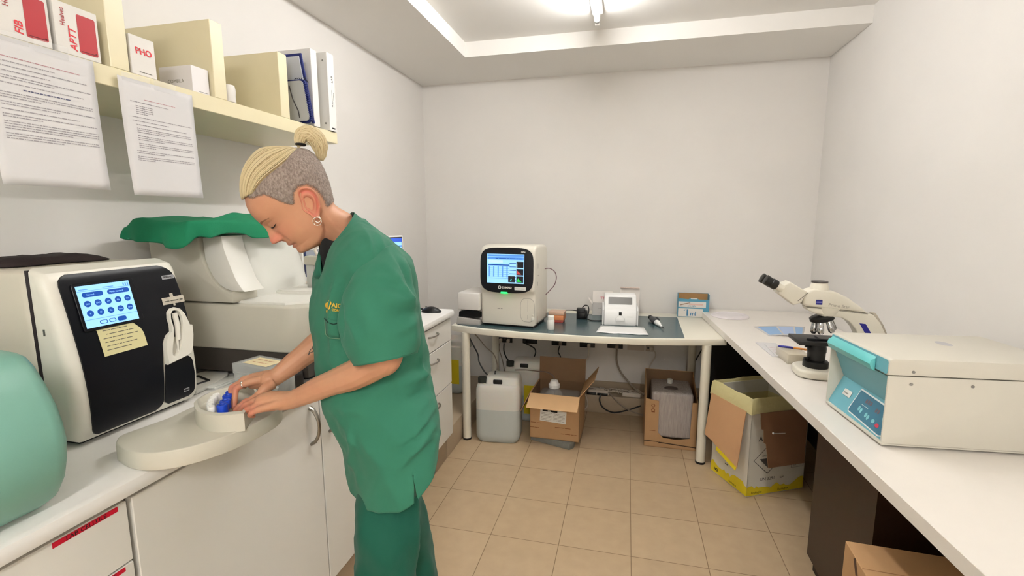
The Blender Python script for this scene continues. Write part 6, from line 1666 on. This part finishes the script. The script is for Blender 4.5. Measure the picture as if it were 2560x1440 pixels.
# dense rows by Catmull-Rom down every column
cols = [catmull([r[i] for r in ctrl], 10) for i in range(NC)]
NRW = len(cols[0])
def fold(p, A, B, w, h):
    """a soft crease along the segment A-B"""
    ab = B - A; t = (p - A).dot(ab) / ab.dot(ab)
    if t < -.15 or t > 1.15: return 0
    d = (p - A - ab * t).length; e = math.sin(PI * min(1, max(0, (t + .15) / 1.3)))
    return h * e * math.exp(-(d / w) ** 2)
FOLDS = [((985, 1118), (1085, 1020), 1.03, .011, .018), ((1000, 1165), (1080, 1062), 1.03, .010, .015), ((1003, 1088), (1075, 985), 1.03, .010, .012), ((1012, 1135), (1078, 1090), 1.03, .008, .010), ((930, 720), (1030, 770), 1.0, .009, .011),
         ((860, 700), (845, 880), 1.08, .010, -.014), ((836, 700), (822, 900), 1.10, .009, .011), ((960, 660), (1030, 760), 1.05, .010, .016), ((985, 640), (1035, 735), 1.07, .008, -.010), ((900, 1010), (1000, 930), 1.03, .012, .010), ((850, 1010), (950, 900), 1.05, .011, -.010),
         ((880, 1060), (872, 1170), 1.06, .010, .010), ((1015, 960), (1078, 925), 1.05, .008, .013), ((1000, 1000), (1080, 978), 1.05, .008, -.011), ((905, 565), (935, 645), 1.10, .007, .009), ((925, 560), (985, 660), 1.10, .008, .007),
         ((935, 690), (985, 700), 1.02, .006, .008), ((950, 720), (1010, 705), 1.02, .006, -.007), ((968, 760), (1036, 742), 1.01, .007, .011), ((975, 800), (1040, 775), 1.01, .007, -.009), ((985, 835), (1042, 800), 1.0, .007, .009), ((870, 790), (900, 870), 1.02, .010, .010), ((905, 760), (930, 860), .99, .012, .007),
         ((820, 905), (900, 965), 1.06, .009, .010), ((830, 960), (930, 985), 1.05, .009, -.009), ((835, 1010), (920, 1040), 1.05, .011, .009), ((900, 1090), (960, 1170), 1.04, .014, .008), ((940, 1040), (1000, 1110), 1.03, .010, .008), ((1050, 850), (1060, 940), 1.12, .010, .010)]
def fold_lines(bvh, folds):
    out = []; o = V((0, 0, CAMH))
    for a, b, d, w, h in folds:
        pts = []
        for k in range(9):
            t = k / 8; x = a[0] + (b[0] - a[0]) * t + 4 * math.sin(t * 5 + a[1]); y = a[1] + (b[1] - a[1]) * t
            dr_ = (at(x, y, 1) - o).normalized(); hit = bvh.ray_cast(o, dr_)
            if hit[0]: pts.append((hit[0], math.sin(PI * (.08 + .84 * t)) ** .8))
        if len(pts) > 2:
            c = sum((p for p, e in pts), V()) / len(pts); r = max((p - c).length for p, e in pts) + 3 * w
            out.append((pts, c, r, w, h))
    return out
def fold_sum(p, FL_):
    d = 0
    for pts, c, r, w, h in FL_:
        if (p - c).length > r: continue
        best = 0
        for (A, ea), (B, eb) in zip(pts, pts[1:]):
            ab = B - A; t = max(0, min(1, (p - A).dot(ab) / max(ab.dot(ab), 1e-9))); q = (p - A - ab * t).length
            v = (ea + (eb - ea) * t) * math.exp(-(q / w) ** 1.5)
            if v > best: best = v
        d += h * best
    return d
def creased(rows_, amp=1, seed=0, folds=(), cent=None):
    m_ = MB().loft(rows_, (0, 0)); FL_ = fold_lines(BVHTree.FromPolygons([tuple(p) for p in m_.v], m_.f), folds)
    out = []
    for r in rows_:
        c = sum(r, V()) / len(r); o = []
        for p in r:
            n_ = (p - c).normalized()
            d = .006 * noise.noise(V((p.x * 9 + seed, p.y * 9, p.z * 5))) + .003 * noise.noise(V((p.x * 26, p.y * 26 + seed, p.z * 14)))
            d += .010 * (.30 - abs(noise.noise(V((p.x * 12 + p.z * 9, p.y * 12 + p.z * 3, p.z * 6 + seed))))) + .005 * (.3 - abs(noise.noise(V((p.x * 24 - p.z * 14, p.y * 24, p.z * 12 + seed)))))
            d += fold_sum(p, FL_)
            o.append(p + n_ * d * amp)
        out.append(o)
    return out
rowsT = [[cols[i][j] for i in range(NC)] for j in range(NRW)]
rowsT = creased(rowsT[:-6], folds=FOLDS) + rowsT[-6:]
topm = MB(); topm.v = [p for r in rowsT for p in r]
SL = 55                                            # side slit column (left side of the hem)
for j in range(NRW - 1):
    for i in range(NC):
        if i == SL and j < 9: continue
        k = (i + 1) % NC
        topm.f.append([j * NC + i, j * NC + k, (j + 1) * NC + k, (j + 1) * NC + i]); topm.m.append(0)
for j in range(9):
    a_ = topm.v[j * NC + SL]; b_ = topm.v[j * NC + SL + 1]; d_ = (b_ - a_).normalized(); k_ = (9 - j) / 9
    for i in range(1, 9):
        topm.v[j * NC + SL + i] += d_ * (.011 * k_ - .0035) * (1 - (i - 1) / 8)
    topm.v[j * NC + SL] += d_ * .002 * (1 - k_)
topv = list(topm.v); topf = list(topm.f)
def sleeve(spec, seed, folds=()):
    rg = []
    for c, ax, a, b, lat in spec:
        rg.append([c + ax * a * math.cos(q) + lat * b * math.sin(q) for q in [2 * PI * k / 72 for k in range(72)]])
    cl = [catmull([r[i] for r in rg], 8) for i in range(72)]
    rows_ = [[cl[i][j] for i in range(72)] for j in range(len(cl[0]))]
    return creased(rows_, .9, seed, folds)
def axis(p0, p1, d0, d1=None): return (at(*p0, d0) - at(*p1, d1 or d0))
spL = []
latL = (TL * .96 + V((0, 0, .25))).normalized()
for p0, p1, d, b in (((893, 655), (980, 612), 1.10, .035), ((886, 690), (1012, 652), 1.08, .058), ((868, 735), (1034, 715), 1.065, .068), ((846, 800), (1043, 785), 1.05, .073), ((862, 862), (1046, 842), 1.042, .072), ((889, 911), (1040, 881), 1.038, .070)):
    A, B = at(*p0, d), at(*p1, d); ax = (A - B); a = ax.length / 2; ax.normalize()
    lt = (latL - ax * latL.dot(ax)).normalized(); spL.append(((A + B) / 2, ax, a, b, lt))
slv = sleeve(spL, 5, FOLDS); nS = 72
topm.loft(slv, (0, 0))
# turned hem of the sleeve
def inner(r, k): c = sum(r, V()) / len(r); return [c + (p - c) * k for p in r]
topm.loft([slv[-1], inner(slv[-1], .965), [a.lerp(b, .8) for a, b in zip(inner(slv[-1], .965), inner(slv[-4], .965))]], (0, 0))
ELm = SH_R.lerp(EL_R, .80); uR = (EL_R - SH_R).normalized()
axR = (TF - uR * TF.dot(uR)).normalized(); ltR = axR.cross(uR)
spR = [(SH_R - uR * .05 + TUp * .01, axR, .055, .05, ltR), (SH_R + uR * .02, axR, .085, .07, ltR), (SH_R.lerp(EL_R, .45), axR, .085, .072, ltR), (ELm + uR * .02, axR, .078, .068, ltR)]
slr = sleeve(spR, 9); topm.loft(slr, (0, 0))
tp = pobj('scrub_top', topm, M_top, smooth=180, solid=.0014)
# black undershirt showing in the V
us = [[neck_pt(a) * (1) - TUp * .012 + (ncent - neck_pt(a)).normalized() * .010 - TUp * .0 for a in range(0, 361, 6)],
      [neck_pt(a) - TUp * .10 + (ncent - neck_pt(a)).normalized() * .004 for a in range(0, 361, 6)]]
cc_ = ncent - TUp * .03
def vshirt(a):
    p = neck_pt(a); low = sstep(60, 0, a) if a < 180 else sstep(300, 360, a)
    return p + (ncent - p).normalized() * (.006 + .012 * low) + TUp * (.055 * low - .004 + .010 * (1 if 150 < a < 200 else 0))
pobj('undershirt', MB().loft([[vshirt(a) for a in range(0, 360, 5)], [neck_pt(a) - TUp * .06 + (ncent - neck_pt(a)).normalized() * .006 for a in range(0, 360, 5)]], (0, 0)), mat('black_cotton', (14, 14, 16), .9), smooth=180)
# collar band
nb = [[nk[i] + (nk[i] - ncent).normalized() * .0012 for i in range(NC)], [nk[i].lerp(cols[i][NRW - 3], 1.0) + (nk[i] - ncent).normalized() * .0018 for i in range(NC)]]
TB = BVHTree.FromPolygons([tuple(p) for p in topv], topf)
def cast(px, py, off=.0012):
    o = V((0, 0, CAMH)); d = (at(px, py, 1) - o).normalized(); h = TB.ray_cast(o, d)
    return (h[0] - d * off) if h[0] else at(px, py, 1.06)
# chest pocket and embroidered badge sit on the cloth
def patch(px, n=8):
    """bilinear patch over four pixel corners (TL, TR, BR, BL), laid on the top"""
    rows_ = []
    for j in range(n + 1):
        v = j / n; r = []
        for i in range(n + 1):
            u = i / n
            x = (px[0][0] * (1 - u) + px[1][0] * u) * (1 - v) + (px[3][0] * (1 - u) + px[2][0] * u) * v
            y = (px[0][1] * (1 - u) + px[1][1] * u) * (1 - v) + (px[3][1] * (1 - u) + px[2][1] * u) * v
            r.append(cast(x, y, .0022))
        rows_.append(r)
    return MB().loft(rows_, closed=False)
pk = pobj('chest_pocket', patch([(811, 795), (850, 805), (849, 846), (815, 838)]), M_top, tp, smooth=180, solid=.001)
ln = MB().tube([cast(x, y, .003) for x, y in ((811, 796), (820, 806), (834, 811), (850, 806))], .0014, 6); 
pobj('pocket_opening', ln, mat('deep_green', (8, 48, 38), .9), pk)
ln = MB().tube([cast(x, y, .003) for x, y in ((812, 800), (814, 836), (824, 845), (849, 847))], .0008, 6)
pobj('pocket_seam', ln, mat('seam_green', (120, 150, 120), .9), pk)
M_gold = mat('gold_thread', (218, 172, 42), .6)
lg = MB()
def on_top(mb, x0, y0, k=1, rot=0):
    out = MB()
    out.v = [cast(x0 + p.x, y0 - p.y + p.x * .12, .0016) for p in mb.v]; out.f = mb.f; out.m = mb.m; return out
L1 = text_mb('AIO', 16, Matrix.Identity(4), MB(), h=.0, bold=.4); L2 = text_mb('CORSI', 8, Matrix.Identity(4), MB(), h=.0, bold=.3)
pm = MB().add([(0, -4, 0), (6, -6, 0), (10, -2, 0), (9, 4, 0), (13, 8, 0), (12, 14, 0), (6, 18, 0), (4, 12, 0), (-2, 9, 0), (-4, 2, 0)], [tuple(range(10))])
pm.add([(-1, -14, 0), (10, -13, 0), (10, -7, 0), (0, -7, 0)], [(0, 1, 2, 3)])
allm = MB()
for m_, x, y in ((pm, 816, 767), (L1, 829, 768), (L2, 829, 777)): 
    q = on_top(m_, x, y); allm.add(q.v, q.f)
pobj('embroidered_badge', allm, M_gold, tp, smooth=0, label='yellow embroidered badge on the chest')
# ------------------------------------------------------------------ trousers and shoes
def ringc(c, a, b, n=72): return [c + F0 * a * math.cos(q) + nh * b * math.sin(q) for q in [2 * PI * k / n for k in range(n)]]
trs = MB()
def leg(spec, seed):
    cl = [catmull([r[i] for r in spec], 8) for i in range(72)]
    rows_ = [[cl[i][j] for i in range(72)] for j in range(len(cl[0]))]
    return creased(rows_, 1.0, seed, [f for f in (((1040, 1180), (1035, 1430), 1.06, .016, .010), ((920, 1200), (905, 1400), 1.06, .02, .006), ((985, 1200), (980, 1400), 1.04, .004, .003))])
def lring(px0, px1, y, d, b):
    A, B = at(px0, y, d), at(px1, y, d); return ringc((A + B) / 2, (A - B).length / 2, b)
Lr = [lring(915, 1036, 1080, 1.165, .065), lring(908, 1040, 1170, 1.16, .068), lring(897, 1047, 1250, 1.15, .074), lring(895, 1047, 1320, 1.135, .079), lring(892, 1041, 1390, 1.138, .078), lring(889, 1037, 1440, 1.14, .077)]
for t in (.2, .45, .7, .9, .985): 
    c = KN_L.lerp(AN_L + V((0, 0, -.05)), t); Lr.append(ringc(c, .07 - .006 * t, .074 - .004 * t))
Rr = [lring(900, 1070, 1080, 1.285, .10), lring(905, 1064, 1170, 1.285, .095), lring(912, 1053, 1237, 1.285, .088), lring(925, 1068, 1300, 1.29, .083), lring(936, 1084, 1390, 1.297, .08), lring(940, 1092, 1440, 1.30, .078)]
for t in (.2, .45, .7, .9, .985):
    c = KN_R.lerp(AN_R + V((0, 0, -.05)), t); Rr.append(ringc(c, .075 - .006 * t, .074 - .004 * t))
trs.loft(leg(Lr, 3), (1, 0)); trs.loft(leg(Rr, 7), (1, 0))
hp = [ring_at((868, 1030), (1070, 985), 1.215, .155, 1, 72), ring_at((880, 1090), (1072, 1045), 1.215, .16, 1, 72), ring_at((893, 1150), (1058, 1115), 1.215, .15, 1, 72), ring_at((905, 1200), (1046, 1180), 1.215, .13, 1, 72)]
trs.loft(hp, (1, 1))
pobj('trousers', trs, M_trs, smooth=180)
M_shoe = mat('shoe_white', (226, 226, 222), .5)
for an in (AN_L, AN_R):
    c = V((an.x, an.y, 0)) + F0 * .055; pr_ = []
    for z, k in ((0, .95), (.012, 1), (.03, 1), (.055, .88), (.075, .62), (.09, .45)):
        pr_.append([c + V((0, 0, z)) + F0 * (.135 * k * math.cos(q) - .05 * (1 - k) * 1.6) + nh * .047 * (k ** .6) * math.sin(q) for q in [2 * PI * j / 36 for j in range(36)]])
    pobj('shoe', MB().loft(pr_), M_shoe, smooth=60)
# tattoo lines on the right forearm
AB = BVHTree.FromPolygons([tuple(p) for p in limbs.v], limbs.f)
def castA(px, py):
    o = V((0, 0, CAMH)); d = (at(px, py, 1) - o).normalized(); h = AB.ray_cast(o, d)
    return (h[0] - d * .0003) if h[0] else None
for pts in ([(771, 888), (775, 882), (781, 880), (784, 874), (779, 872), (774, 878), (771, 888)], [(781, 880), (787, 876), (790, 868), (786, 864), (781, 868), (784, 874)], [(786, 864), (789, 856), (794, 850), (797, 853), (793, 860), (789, 862)]):
    P = [castA(*p) for p in pts]
    if all(P): pobj('tattoo', MB().tube(catmull(P, 4), .0009, 5), mat('tattoo_ink', (70, 70, 66), .6))
